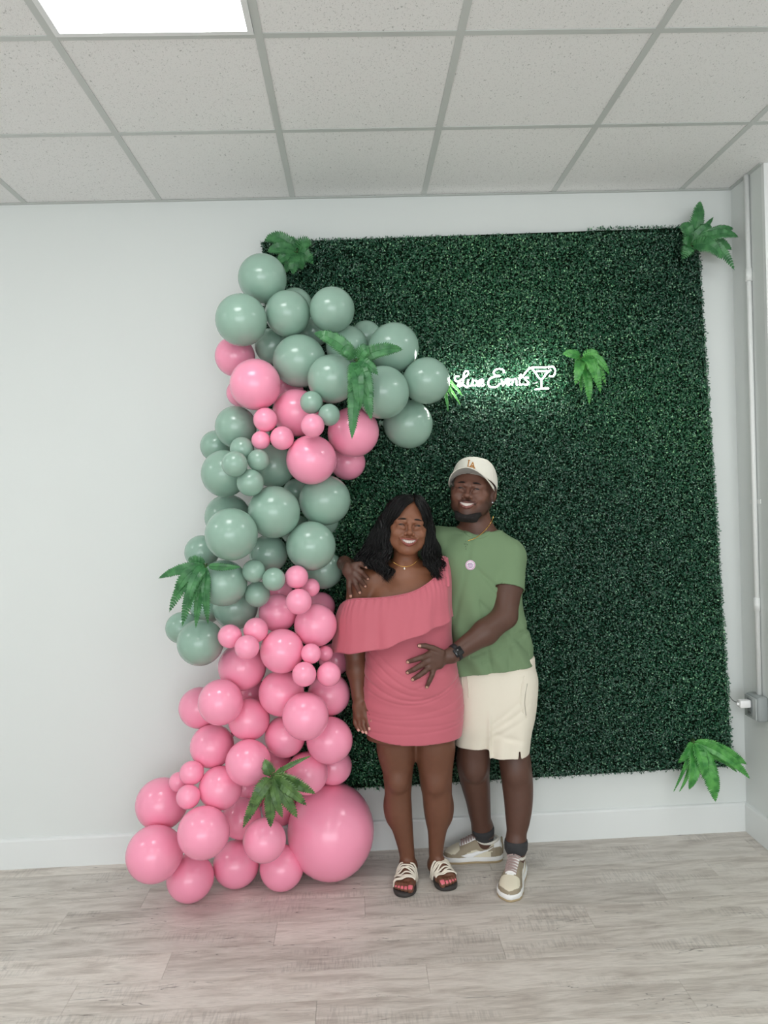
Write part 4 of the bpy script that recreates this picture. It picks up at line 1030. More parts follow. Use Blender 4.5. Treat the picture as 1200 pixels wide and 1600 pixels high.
# shoulder strap of gathered fabric
sv, sf = [], []
rowsS = [((681, 912, -.478), (704, 918, -.455)), ((678, 896, -.470), (703, 900, -.435)), ((677, 882, -.455), (700, 884, -.410)), ((680, 872, -.425), (697, 872, -.37)), ((684, 866, -.385), (697, 868, -.34)), ((686, 868, -.33), (699, 872, -.30)), ((684, 885, -.29), (704, 890, -.27))]
for a, b in rowsS:
    a, b = pt(*a), pt(*b)
    for i in range(13):
        t = i/12; sv.append(a*(1-t)+b*t+np.array([0, -.006*math.sin(t*math.pi)-.0035*math.sin(t*22), .002*math.sin(t*22)]))
for j in range(len(rowsS)-1):
    for i in range(12): sf.append((j*13+i, j*13+i+1, (j+1)*13+i+1, (j+1)*13+i))
o = obj('shoulder_strap', sv, sf, drm, woman); md = o.modifiers.new('thickness', 'SOLIDIFY'); md.thickness = .004; md = o.modifiers.new('smooth', 'SUBSURF'); md.levels = md.render_levels = 2

# necklace
gold = mat('gold', (226, 180, 96), .25, 1)
nk = spline([pt(609, 872, WY-.045), pt(614, 878, WY-.067), pt(622, 883, WY-.078), pt(632, 885.5, WY-.083), pt(642, 883.5, WY-.080), pt(650, 878, WY-.068), pt(655, 870, WY-.045)], 40)
ne = obj('necklace', *tube(nk, .0013, 6), gold, woman)
pp = pt(632, 888.5, WY-.084)
obj('pendant', *lathe([(.0001, -.005), (.003, -.003), (.0034, 0), (.0024, .004), (.0001, .0065)], 10, pp), mat('pearl', (240, 232, 224), .15), ne)

# hair
hairm = mat('hair_black', (8, 7, 8), .45, spec=.28); n = N(hairm)
tc = n.new('ShaderNodeTexCoord'); mp = n.new('ShaderNodeMapping', i_Scale=(1, 1, .12)); no = n.new('ShaderNodeTexNoise', i_Scale=300, i_Detail=2)
n.link(tc.outputs['Object'], mp.inputs[0]); n.link(mp.outputs[0], no.inputs['Vector']); bp = n.new('ShaderNodeBump', i_Strength=.5, i_Distance=.002); n.link(no.outputs['Fac'], bp.inputs['Height']); n.link(bp.outputs[0], n.b.inputs['Normal'])
def EH(c, r, k=.01, op='u'): return ell(A(c), np.array(r)*WS, k, op, wM)
hr = [EH((0, .022, .038), (.087, .100, .089), .02), EH((0, .05, -.02), (.080, .07, .10), .03)]
hr += chain([A((-.060, .01, .07)), A((-.088, .02, .0)), pt(590, 855, WY+.02), pt(578, 878, WY+.005)], [.03, .034, .042, .022], .03)
hr += chain([A((.060, .01, .07)), A((.083, .02, -.0)), pt(677, 862, WY+.02), pt(683, 880, WY+.015)], [.03, .028, .030, .020], .03)
hr += [EH((0, -.10, -.035), (.057, .115, .112), .008, 's'), EH((0, -.09, .050), (.040, .05, .038), .01, 's')]
hr += [disp(lambda X, Y, Z: .0016*np.sin(X*420+np.sin(Z*60)*2))]
V, F = build(hr, (wO[0]-.26, -.50, wO[2]-.24), (wO[0]+.2, -.2, wO[2]+.17), .0032)
hair = obj('hair', V, F, hairm, woman)
GL = [[A((.010, -.076, .098)), A((-.022, -.096, .070)), A((-.049, -.088, .028)), pt(611, 822, WY-.065), pt(609, 842, WY-.060), pt(609, 862, WY-.070), pt(603, 880, WY-.090), pt(612, 893, WY-.108), pt(605, 903, WY-.104)],
      [A((.010, -.035, .119)), A((-.048, -.050, .108)), A((-.084, -.030, .040)), pt(600, 822, WY-.03), pt(593, 845, WY-.035), pt(596, 862, WY-.055), pt(590, 878, WY-.085), pt(599, 890, WY-.10), pt(607, 909, WY-.108)],
      [A((.008, .0, .128)), A((-.055, .0, .112)), A((-.098, .0, .045)), pt(590, 822, WY+.0), pt(581, 845, WY-.01), pt(578, 862, WY-.03), pt(568, 874, WY-.06), pt(574, 882, WY-.075), pt(585, 884, WY-.08)],
      [A((.006, .05, .124)), A((-.06, .05, .10)), A((-.105, .04, .02)), pt(583, 828, WY+.03), pt(573, 850, WY+.02), pt(565, 864, WY-.0), pt(558, 874, WY-.03), pt(562, 881, WY-.05), pt(571, 880, WY-.06)]]
GR = [[A((.014, -.076, .098)), A((.031, -.096, .072)), A((.052, -.088, .030)), pt(661, 826, WY-.070), pt(662, 848, WY-.062), pt(662, 866, WY-.068), pt(668, 882, WY-.092), pt(680, 893, WY-.100), pt(689, 902, WY-.098)],
      [A((.018, -.035, .119)), A((.055, -.045, .105)), A((.085, -.03, .035)), pt(671, 826, WY-.03), pt(674, 848, WY-.03), pt(671, 868, WY-.055), pt(679, 882, WY-.083), pt(677, 894, WY-.095), pt(683, 905, WY-.100)],
      [A((.02, .0, .128)), A((.06, .0, .112)), A((.092, .0, .04)), pt(675, 826, WY+.0), pt(680, 848, WY+.0), pt(681, 866, WY-.025), pt(686, 877, WY-.05), pt(690, 884, WY-.06), pt(690, 892, WY-.07)],
      [A((.02, .05, .124)), A((.065, .05, .10)), A((.092, .04, .02)), pt(674, 830, WY+.03), pt(680, 850, WY+.03), pt(684, 862, WY+.01), pt(686, 874, WY-.01), pt(688, 882, WY-.03), pt(686, 890, WY-.05)]]
tubes_ = []
for G in (GL, GR):
    G = np.array(G)
    for i in range(420):
        t = random.random()*(len(G)-1.001); a = int(t); f = t-a; g = G[a]*(1-f)+G[a+1]*f
        g = g+np.random.normal(0, .004, g.shape)*np.linspace(.3, 1.8, len(g))[:, None]
        m_ = len(g)-random.choice((0, 0, 0, 1)); S = spline(g[:m_], 44); s_ = np.linspace(0, 1, 44)
        ph = random.uniform(0, 6.3); am = .0075*np.clip(s_-.35, 0, 1)**.8*2; fr = random.uniform(17, 24)
        S[:, 0] += am*np.sin(s_*fr+ph); S[:, 1] += am*np.cos(s_*fr+ph)*.8
        r = random.uniform(.0011, .0026)*np.clip(np.minimum(s_*12+.3, (1-s_)*5+.12), 0, 1)
        tubes_.append(tube(S, r, 5))
obj('hair_locks', *join(tubes_), hairm, woman)

# sandals
solem = mat('sandal_sole_dark', (58, 54, 52), .7); strapm = mat('sandal_strap_white', (240, 232, 216), .4)
def outline(at, L_, inner, k=1.0, n_=40):
    P = [(-.035, 0), (-.02, .022), (.12, .031), (.35, .034), (.6, .045), (.78, .050), (.94, .042), (1.03, .024), (1.06, .006), (1.04, -.020), (.94, -.038), (.76, -.049), (.5, -.036), (.3, -.030), (.1, -.030), (-.02, -.022)]
    return np.array([at(f, l*k*(1 if inner > 0 else -1), -.020) for f, l in spline(P, n_, True)])
for at, L_, inner in wfeet:
    o2 = outline(at, L_, inner); n_ = len(o2); V = []
    for dz, s_ in ((.001, .97), (.003, 1.0), (.016, 1.0), (.0185, .97)):
        c_ = o2.mean(0); V += [c_+(p-c_)*s_+np.array([0, 0, dz]) for p in o2]
    F = [(j*n_+i, j*n_+(i+1) % n_, (j+1)*n_+(i+1) % n_, (j+1)*n_+i) for j in range(3) for i in range(n_)]+[tuple(range(n_))[::-1], tuple(3*n_+i for i in range(n_))]
    if inner < 0: F = [tuple(reversed(f)) for f in F]
    sd = obj('sandal', V, F, solem, woman)
    near = WBV[WBV[:, 2] < .095]
    fdir = at(1, 0, 0)-at(0, 0, 0); fL = np.linalg.norm(fdir); fdir /= fL; o0 = at(0, 0, -.020); ls = np.array([-fdir[1], fdir[0], 0])
    ff = (near-o0)@fdir/fL; ll = (near-o0)@ls
    def skin_z(f, l):
        m_ = (np.abs(ff-f) < .022) & (np.abs(ll-l) < .0045)
        return near[m_][:, 2].max() if m_.any() else None
    def strap(f0, f1, w=.0043):
        P = []
        for t in np.linspace(-1, 1, 33):
            f = f0+(f1-f0)*(t+1)/2; l = t*.047*inner
            z = skin_z(f, l)
            if z is None or z < .020: z = .014 if z is None else max(z, .016)
            z = min(z, .080); P.append(at(f, l, z+.0012-.020))
        P = np.array(P)
        for _ in range(3): P[1:-1] = np.maximum(P[1:-1], (P[:-2]+P[2:])/2*.5+P[1:-1]*.5) if False else P[1:-1]*.5+(P[:-2]+P[2:])*.25
        P[1:-1, 2] += .0016+.0030*np.cos(np.linspace(-1, 1, 33)[1:-1]*1.5)
        return obj('strap', *tube(P, w, 8, .42, up=(0, -.35, 1)), strapm, sd)
    for f0, f1 in ((.80, .74), (.79, .68), (.65, .76), (.645, .64), (.52, .62), (.61, .52), (.50, .49), (.42, .41)): strap(f0, f1)
    # slim heel strap
    P = [at(.38, .036*inner, .03), at(.2, .036*inner, .045), at(.02, .026*inner, .052), at(-.03, 0, .054), at(.02, -.026*inner, .052), at(.2, -.036*inner, .045), at(.38, -.036*inner, .03)]
    obj('heel_strap', *tube(spline(P, 30), .0026, 6), strapm, sd)
# ------------------------------------------------------------------ the man
MY = -.265
man = thing('person', 'smiling bearded man in white cap, sage green t-shirt and cream shorts', 'person', pt(760, 1360, MY)*[1, 1, 0])
MS = 1.05
mO = pt(738.5, 769, MY-.035); mM = np.array(Euler((math.radians(-9), math.radians(6.5), math.radians(-20))).to_matrix())
AM = lambda p: xf(np.array(p)*MS, mM, mO)
hpm = head_prims(mO, mM, MS, True)
body = list(hpm)
mRsh, mLsh = pt(684, 850, MY+.035), pt(795, 869, MY-.025)
mLelb, mLwr = pt(789, 963, MY-.150), pt(706, 1024, MY-.235)
rows_m = [rowpx(1130, 708, 835, MY, .10), rowpx(1090, 706, 834, MY, .125), rowpx(1040, 700, 830, MY, .13), rowpx(990, 694, 820, MY, .128), rowpx(940, 690, 813, MY, .125), rowpx(890, 684, 812, MY, .122), rowpx(860, 690, 806, MY, .105), rowpx(838, 712, 784, MY, .075)]
body += [loft(rows_m, .03, grow=-.014, yaw=.12)]
body += [rc(AM((0, .03, -.05)), pt(748, 836, MY), .063, .068, .03), rc(pt(744, 838, MY), mRsh, .058, .058, .04), rc(pt(750, 838, MY), mLsh, .060, .058, .04)]
mRelb, mRwr = pt(592, 907, -.150), pt(538, 880, -.345)
body += chain([mRsh, pt(640, 876, -.19), mRelb, mRelb*.5+mRwr*.5+np.array([-.02, .0, .0]), mRwr], [.058, .054, .047, .044, .030], .02, k0=.03)
body += chain([mLsh, mLsh*.5+mLelb*.5+np.array([.006, 0, 0]), mLelb, mLelb*.62+mLwr*.38+np.array([0, -.008, -.004]), mLwr], [.060, .060, .050, .052, .0315], .02, k0=.03)
# his left hand spread on her belly
B0 = -.545
def bel(u, v, dy=0):       # follows the rounded belly
    return pt(u, v, B0+.55*((u-650)/380)**2*1.0+.0+dy+.12*((v-1045)/373)**2)
body += [rc(mLwr, bel(684, 1030, .02), .030, .030, .012, sq=((0, 1, 0), .62)), rc(bel(686, 1024, .018), bel(672, 1024, .005), .021, .018, .012), rc(bel(686, 1032, .016), bel(671, 1033, .004), .021, .018, .012), rc(bel(686, 1038, .018), bel(674, 1042, .006), .020, .016, .012)]
fM = [([bel(690, 1020, .012), bel(677, 1013, .004), bel(665, 1009.5, .0), bel(655.5, 1009, .003)], [.014, .0115, .0105, .0085]),
      ([bel(672, 1022, .003), bel(660, 1027, -.012), bel(648, 1031, -.008), bel(637.5, 1034, .002)], [.0125, .0108, .0098, .0080]),
      ([bel(671, 1031, .003), bel(659, 1039, -.013), bel(647, 1046, -.008), bel(637, 1050.5, .002)], [.0125, .0110, .0100, .0082]),
      ([bel(673, 1039, .004), bel(664, 1049, -.011), bel(654, 1056, -.007), bel(645, 1061.5, .002)], [.0120, .0106, .0097, .0080]),
      ([bel(678, 1044, .007), bel(675, 1055, -.007), bel(671, 1064, -.005), bel(667, 1073, .004)], [.0110, .0096, .0088, .0074])]
for p_, r_ in fM: body += finger(p_, r_)
# his right hand over her shoulder
S0 = WY-.062
sh = lambda u, v, y: pt(u, v, y)
body += [rc(mRwr, sh(545, 888, S0+.022), .028, .027, .014), rc(sh(545, 886, S0+.012), sh(555, 887, S0-.008), .019, .016, .012), rc(sh(544, 892, S0+.010), sh(553, 898, S0-.006), .020, .016, .012), rc(sh(542, 893, S0+.015), sh(547, 903, S0+.002), .018, .015, .012)]
fS = [([sh(553, 883, S0-.006), sh(563, 881, S0-.014), sh(572, 886, S0-.006)], [.0115, .0102, .0082]),
      ([sh(556, 889, S0-.008), sh(565, 894, S0-.018), sh(574.5, 904, S0-.004)], [.0118, .0105, .0084]),
      ([sh(554, 896, S0-.008), sh(562, 905, S0-.018), sh(570.5, 915.5, S0-.004)], [.0118, .0105, .0084]),
      ([sh(551, 901, S0-.004), sh(556, 913, S0-.014), sh(562, 925.5, S0-.003)], [.0115, .0102, .0082]),
      ([sh(546, 903, S0+.002), sh(546, 917, S0-.008), sh(548, 931, S0+.002)], [.0108, .0095, .0078])]
for p_, r_ in fS: body += finger(p_, r_)
# legs
mkR, mkL = pt(742, 1203, MY+.01), pt(804, 1206, MY-.045)
maR, maL = pt(757, 1308, MY+.085), pt(806, 1334, MY-.035)
mhR, mhL = pt(736, 1085, MY), pt(797, 1085, MY)
def mleg(hip, knee, ank, sg):
    c1 = knee*.68+ank*.32+np.array([sg*.005, .018, 0]); c2 = knee*.33+ank*.67+np.array([0, .012, 0])
    return chain([hip, hip*.4+knee*.6, knee+np.array([0, 0, .035]), knee+np.array([0, .004, -.03]), c1, c2, ank+np.array([0, 0, .04]), ank], [.086, .070, .0620, .0585, .0650, .054, .042, .041], .02, k0=.03)+[ell(knee+np.array([0, -.036, 0]), (.034, .030, .040), .02)]
tL = flr(794, 1409); hLq = flr(813, 1352); vv = (hLq-tL); vv[2] = 0; hLq = tL+vv/np.linalg.norm(vv)*.305
tR = flr(692, 1343); hRq = flr(786, 1342); vv = hRq-tR; vv[2] = 0; hRq = tR+vv/np.linalg.norm(vv)*.272
maL = hLq*.75+tL*.25+np.array([0, 0, .125]); maR = hRq*.70+tR*.30+np.array([0, 0, .125])
body += [rc(maL+np.array([0, 0, .02]), maL-np.array([0, 0, .05]), .041, .036, .02), rc(maR+np.array([0, 0, .02]), maR-np.array([0, 0, .05]), .041, .036, .02)]
body += [loft(leg_rows([(1110, 724, 764), (1150, 719, 765), (1175, 714, 766), (1195, 713.5, 765.5), (1213, 717, 764.5), (1232, 722, 765.5), (1252, 728, 766), (1270, 732, 766.5), (1288, 736.5, 767.5), (1303, 738.5, 770)], MY, maR[1]+.004, 1160, 1305, 1.0), .03, n=2.1),
         loft(leg_rows([(1110, 780, 820), (1150, 779, 824), (1175, 779, 827), (1192, 780, 829.5), (1212, 783, 831.5), (1232, 785.5, 832.5), (1252, 788, 832), (1270, 789.5, 830), (1290, 791.5, 826), (1310, 793, 820), (1328, 793.5, 818)], MY-.02, maL[1]+.004, 1160, 1330, 1.0), .03, n=2.1)]
for kk in ((742, 1204, MY-.030), (808, 1208, MY-.075)): body += [ell(pt(*kk), (.044, .026, .050), .03)]
zt = mO[2]+.2
# the head box stops below the chin, hand boxes cover both hands
fine = [((mO[0]-.16, -.60, mO[2]-.125), (mO[0]+.17, -.05, zt), .0019),
        ((pt(630, 1000, B0)[0]-.01, -.66, pt(640, 1080, B0)[2]-.01), (pt(698, 1000, B0)[0], -.40, pt(640, 1002, B0)[2]+.01), .0024),
        ((pt(536, 900, S0)[0]-.03, -.52, pt(550, 936, S0)[2]-.01), (pt(581, 900, S0)[0], -.36, pt(550, 868, S0)[2]), .0024)]
V, F = build(body, (-.24, -.66, .05), (.78, -.03, zt), .0042, fine)
MBV, MBF = V.copy(), F.copy()
cols = np.tile(np.array(lin((90, 61, 50))[:3]), (len(V), 1))
cols = blend_col(cols, np.clip((V[:, 2]-mO[2]+.18)/.05, 0, 1)*.6, (120, 80, 65))
cols = face_cols(V, cols, mO, mM, MS, (132, 78, 72), None, True)
q = (V-mO) @ mM/MS
mst = ((np.abs(q[:, 0]) < .036) & (q[:, 1] < -.07) & (q[:, 2] < -.040-.35*np.abs(q[:, 0])) & (q[:, 2] > -.0535-.35*np.abs(q[:, 0]))).astype(float)
cols = blend_col(cols, mst*.62, (36, 24, 20))
chn = np.clip((-.074-q[:, 2]+np.clip(np.abs(q[:, 0])-.03, 0, 1)*1.1)/.02, 0, 1)*np.clip((q[:, 2]+.135)/.02, 0, 1)*np.clip((.02-q[:, 1])/.03, 0, 1)
cols = blend_col(cols, chn*.55, (38, 27, 23))
stub = ((q[:, 1] > -.03) & (q[:, 1] < .012) & (np.abs(q[:, 0]) > .05) & (q[:, 2] < .05) & (q[:, 2] > -.09)).astype(float)
cols = blend_col(cols, stub*.45, (40, 28, 24))
sk_m = skin_mat('skin_man')
obj('body', V, F, sk_m, man, cols=cols)
face_parts(man, mO, mM, MS, 'dark', (20, 14, 12))
nm2 = mat('nail_natural', (196, 150, 132), .3)
nails(man, [(np.array(p_[-1])+np.array([0, -r_[-1]*1.22, .001])+(np.array(p_[-1])-np.array(p_[-2]))*.03, np.array(p_[-1])-np.array(p_[-2]), (0, -1, .12)) for p_, r_ in fM+fS], nm2, .0056)
# beard
bz = -.099
def beard_region(X, Y, Z):
    px, py, pz = X-mO[0], Y-mO[1], Z-mO[2]
    x, y, z = (sum((px, py, pz)[j]*mM[j][i] for j in range(3))/MS for i in range(3))
    ax_ = np.abs(x); top = bz-.004*np.cos(np.clip(ax_*70, 0, 3.1))+.0+np.clip(ax_-.030, 0, .05)*.5
    return np.maximum(z-np.minimum(top, -.02), np.maximum(y+.008, np.maximum(-(z+.142), ax_-.060)))
bp_ = list(hpm)+[rc(AM((-.022, -.064, -.106)), AM((.022, -.064, -.106)), .024*MS, .024*MS, .014), disp(lambda X, Y, Z: .0012-.0085*np.clip(-beard_region(X, Y, Z)/.020, 0, 1)+.0010*np.sin(X*700+Z*300)*np.sin(Z*640+Y*500)), P_(beard_region, (-BIG,)*3, (BIG,)*3, .006, 'i')]
V, F = build(bp_, mO-np.array([.13, .16, .17]), mO+np.array([.13, .05, .0]), .0022)
brd = bump(mat('beard_black', (22, 17, 16), .8), 700, .8, .002)
obj('beard', V, F, brd, man)
# short hair at the temple and nape below the cap
hs_ = [ell(AM((0, .022, .034)), np.array((.0815, .0985, .088))*MS, .01, 'u', mM), disp(lambda X, Y, Z: .0006*np.sin(X*900)*np.sin(Z*900+Y*700))]
def hair_region(X, Y, Z):
    px, py, pz = X-mO[0], Y-mO[1], Z-mO[2]
    y = sum((px, py, pz)[j]*mM[j][1] for j in range(3))/MS; z = sum((px, py, pz)[j]*mM[j][2] for j in range(3))/MS
    return np.maximum(np.maximum(-(z+.045-.9*np.clip(.03-y, 0, .07)), -(y+.030)), z-.075)
hs_ += [P_(hair_region, (-BIG,)*3, (BIG,)*3, .003, 'i')]
V, F = build(hs_, mO-np.array([.13, .13, .1]), mO+np.array([.13, .16, .12]), .003)
obj('hair', V, F, brd, man)
# ear stud
c = AM((.0855, .000, -.036)); V, F = lathe([(.0001, -.004), (.0036, -.0025), (.0042, .0), (.003, .0025), (.0001, .003)], 8)
obj('earring', V+c+np.array([0, -.004, 0]), F, mat('diamond_stud', (235, 240, 245), .05, .6), man)

# cap
capm = bump(mat('cap_cream_canvas', (238, 234, 222), .8), 900, .2, .0006)
undm = mat('visor_underside_grey', (176, 176, 172), .8)
cap = []
NA, NE = 72, 26
def crown(a, e, off=0):
    """a azimuth (0 = front), e elevation 0 brim .. 1 top, head coordinates"""
    ang = e*math.pi/2; fr = max(0, math.cos(a))
    rx, ry = .0965, (.108 if math.cos(a) > 0 else .106)
    pr = math.cos(ang)**(.50+.16*(1-fr)); hgt = .080*math.sin(ang)**.92
    seam = -.0012*math.exp(-(((a*6/(2*math.pi)) % 1-.5)/.035)**2)*math.cos(ang)
    r = pr*(1+.0)+0
    base = .061-.036*(1-fr)*.8-.016*(1-math.cos(a))*.5
    x = (rx+off+seam)*r*math.sin(a); y = .016-(ry+off+seam)*r*math.cos(a)
    return np.array([x, y, base+(hgt*(.100+off)/.100)*(1+.06*fr*math.sin(ang*2))+(.061-base)*math.sin(ang)])
V = [AM(crown(2*math.pi*i/NA, e)) for e in np.linspace(0, .985, NE) for i in range(NA)]+[AM(crown(0, 1))]
F = [(j*NA+i, j*NA+(i+1) % NA, (j+1)*NA+(i+1) % NA, (j+1)*NA+i) for j in range(NE-1) for i in range(NA)]+[((NE-1)*NA+i, (NE-1)*NA+(i+1) % NA, NE*NA) for i in range(NA)]
cp = obj('cap', V, F, capm, man); md = cp.modifiers.new('thickness', 'SOLIDIFY'); md.thickness = .002; md.offset = -1
# panel seams, button
for k_ in range(6):
    a = math.pi/6+k_*math.pi/3 if False else math.pi*k_/3
    if k_ == 0: continue
    obj('seam', *tube([AM(crown(a, e, .0006)) for e in np.linspace(.0, .97, 20)], .0007, 5), capm, cp)
obj('button', *[(AM(q_[0]), q_[1]) for q_ in [lathe([(.0001, -.002), (.007, -.001), (.006, .0025), (.0001, .0035)], 14, crown(0, 1))]][0], capm, cp)
def visor(off):
    V = []; n1, n2 = 36, 10
    for j in range(n2+1):
        t = j/n2
        for i in range(n1+1):
            s_ = -1+2*i/n1; a = s_*1.22
            b_ = crown(a, 0); outx = .094*s_*(1-.06*t*0); 
            ext = .078*(1-abs(s_)**2.8)**.60
            x = b_[0]*(1+.03*t)+0; y = b_[1]-ext*t; z = b_[2]+.001+.012*t*(1-abs(s_)**2)-.012*t*abs(s_)-.012*s_*s_*0+off
            z -= .016*s_*s_
            V.append(AM((x, y, z)))
    F = [(j*(n1+1)+i, j*(n1+1)+i+1, (j+1)*(n1+1)+i+1, (j+1)*(n1+1)+i) for j in range(n2) for i in range(n1)]
    return V, F
V, F = visor(.0026); vt = obj('visor_top', V, F, capm, cp)
V, F = visor(-.0002); V2, F2 = visor(.0022)
n_ = len(V); rim = []
ring = [i for i in range(37)]; 
for j in range(10): rim.append((j*37, (j+1)*37, n_+(j+1)*37, n_+j*37)); rim.append((j*37+36, n_+j*37+36, n_+(j+1)*37+36, (j+1)*37+36))
for i in range(36): rim.append((370+i, 370+i+1, n_+370+i+1, n_+370+i))
obj('visor', list(V)+list(V2), [tuple(reversed(f)) for f in F]+[tuple(i+n_ for i in f) for f in F2]+rim, undm, cp)
obj('visor_edge', *tube([p for p in V[370:407]], .0022, 6), capm, cp)
lg = mat('logo_gold_thread', (190, 128, 44), .5)
def onc(x, z):     # project (x,z) onto the front of the crown
    best = None
    a = math.asin(max(-1, min(1, x/.094)))
    lo_, hi_ = 0, 1
    for _ in range(24):
        m_ = (lo_+hi_)/2
        if crown(a, m_)[2] < z: lo_ = m_
        else: hi_ = m_
    c_ = crown(a, lo_, .0010); f = x/(c_[0]+1e-9) if abs(c_[0]) > 1e-4 else 1
    return np.array([x, c_[1], z])
lz = .100; LK = 1.15
Ls = [[(-.013, .0175), (-.013, -.0100)], [(-.016, .0175), (-.0095, .0175)], [(-.016, -.0100), (.006, -.0100), (.0065, -.005)],
      [(.002, .0095), (-.0055, -.0135)], [(.002, .0095), (.0105, -.0135)], [(-.0035, -.0045), (.0075, -.0045)], [(-.0085, -.0138), (-.0025, -.0138)], [(.0075, -.0138), (.0135, -.0138)]]
LP = []
for s_ in Ls:
    q_ = []
    for i in range(len(s_)-1):
        for t in np.linspace(0, 1, 7): q_.append(onc((s_[i][0]*(1-t)+s_[i+1][0]*t)*LK+.002, lz+(s_[i][1]*(1-t)+s_[i+1][1]*t)*LK*.9))
    LP.append(tube(AM(np.array(q_)+np.array([0, -.0008, 0])), .0021, 6))
obj('logo', *join(LP), lg, cp)
obj('size_sticker', *[(AM(q_[0]), q_[1]) for q_ in [box((-.010, -.0995-.03, .0555), (.008, -.0990-.022, .0560))]][0], mat('sticker_dark', (60, 60, 58), .5), cp)

# t-shirt
shm = mat('tshirt_sage_green', (119, 143, 109), .88, spec=.2); bump(shm, 700, .15, .0006)
def rc_cut(a, b, ra, rb, k=.02):
    a = np.asarray(a, float); b = np.asarray(b, float); p = rc(a, b, ra, rb, k); d = (b-a)/np.linalg.norm(b-a); f0 = p.fn
    p.fn = lambda X, Y, Z: np.maximum(f0(X, Y, Z), (X-b[0])*d[0]+(Y-b[1])*d[1]+(Z-b[2])*d[2]); return p
slL = pt(792, 922, MY-.092); slR = pt(648, 871, MY+.075)
rows_t = [rowpx(1085, 702, 839, MY, .150), rowpx(1045, 698, 837, MY, .152), rowpx(1020, 696, 832, MY, .150), rowpx(990, 694, 824, MY, .147), rowpx(950, 690, 816, MY, .143), rowpx(910, 686, 815, MY, .140), rowpx(875, 684, 814, MY, .130), rowpx(850, 694, 800, MY, .105), rowpx(832, 716, 782, MY, .080)]
def tee_wr(X, Y, Z):
    P0 = pt(775, 900, MY); x = X-P0[0]; z = Z-P0[2]
    d = .0035*np.exp(-((z+.05+x*.9)/.012)**2)*np.clip(1-np.abs(x+.03)/.12, 0, 1)+.003*np.exp(-((z+.085+x*1.3)/.013)**2)*np.clip(1-np.abs(x+.02)/.12, 0, 1)
    d = d+.0035*np.sin(X*62+Z*26+np.sin(Z*13)*.9)*np.clip((P0[2]-Z)/.2, .15, 1)*np.clip((1.75-Z)*2, 0, 1)
    d = d+.003*np.exp(-((z+.27-x*.35)/.012)**2)*(x > -.15)+.003*np.exp(-((z+.30-x*.5)/.010)**2)*(x > -.1)+.0030*np.exp(-((x+.105+z*.12)/.009)**2)*np.clip(-z*4, 0, 1)
    d = d*1.6+.004*np.exp(-((z+.20+x*1.1)/.014)**2)*(x > -.1)*(x < .12)+.004*np.exp(-((x-.055-z*.10)/.010)**2)*np.clip(-z*3, 0, 1)+.0035*np.exp(-((x+.16-z*.25)/.011)**2)
    return d
tee = [loft(rows_t, .03, yaw=.10), rc(pt(740, 846, MY), mRsh+np.array([0, 0, .004]), .066, .070, .04), rc(pt(752, 846, MY), mLsh+np.array([0, 0, .004]), .066, .071, .04),
       rc_cut(mLsh, slL, .073, .0765, .014), rc_cut(mRsh, slR, .072, .074, .03), disp(tee_wr), shell(.008)]
dl = (slL-mLsh)/np.linalg.norm(slL-mLsh); dr_ = (slR-mRsh)/np.linalg.norm(slR-mRsh)
tee += [cyl(slL, dl, .0700, -.012, .006), cyl(slR, dr_, .067, -.03, .006)]
nb = pt(745, 822, MY-.030); NR_ = .062
tee += [rc(nb+np.array([-.004, -.055, .024]), nb+np.array([.004, .10, .085]), NR_, NR_+.007, .004, 's')]
hemz = lambda X: pt(778, 1052, MY-.14)[2]+((X-pt(778, 1050, MY)[0]))*.13+.010*np.sin((X-.3)*9)
tee += [P_(lambda X, Y, Z: hemz(X)-Z, (-BIG,)*3, (BIG,)*3, .001, 'i')]
V, F = build(tee, (.16, -.50, .88), (.86, -.05, 1.64), .0036)
te = obj('tshirt', V, F, shm, man); TS = Surf(np.concatenate([V, MBV]), np.concatenate([F, MBF+len(V)]))
# ribbed collar band following the neck opening exactly
NA_, NB_ = nb+np.array([-.004, -.055, .024]), nb+np.array([.004, .10, .085])
rib = [loft(rows_t, .03, yaw=.10), rc(pt(740, 846, MY), mRsh+np.array([0, 0, .004]), .066, .070, .04), rc(pt(752, 846, MY), mLsh+np.array([0, 0, .004]), .066, .071, .04),
       disp(lambda X, Y, Z: tee_wr(X, Y, Z)-.0022+0*X), shell(.011), rc(NA_, NB_, NR_-.003, NR_+.004, .003, 's'), rc(NA_, NB_, NR_+.0145, NR_+.0215, .003, 'i')]
rib[-1].lo -= BIG; rib[-1].hi += BIG
V, F = build(rib, nb-.16, nb+.18, .0028)
obj('collar', V, F, shm, te)
# sleeve hem ridge
u1 = np.cross(dl, [0, 1, 0]); u1 /= np.linalg.norm(u1); u2_ = np.cross(dl, u1)
# round badge with ring and scribbled lettering
def tee_front(u, v, off=.002): return TS.at(u, v, off, pt(u, v, MY-.13))
bc = tee_front(735, 883, .005); nb_ = Vector((bc[0]*.0-.15, -1, .05)).normalized(); qb = nb_.to_track_quat('Z', 'Y').to_matrix(); Mb = np.array(qb)
def onb(V): return np.asarray(V) @ Mb.T+bc
V, F = lathe([(.0001, -.003), (.0195, -.003), (.0215, -.001), (.0205, .0012), (.0001, .0026)], 32)
bd = obj('badge', onb(V), F, mat('badge_white', (244, 236, 242), .25), man)
obj('badge_ring', onb(tube([(.0180*math.cos(a), .0180*math.sin(a), .0014) for a in np.linspace(0, 2*math.pi, 41)[:-1]], .0012, 6, closed=True)[0]), tube([(.0180*math.cos(a), .0180*math.sin(a), .0014) for a in np.linspace(0, 2*math.pi, 41)[:-1]], .0012, 6, closed=True)[1], mat('badge_pink', (214, 130, 190), .3), bd)
S_ = []
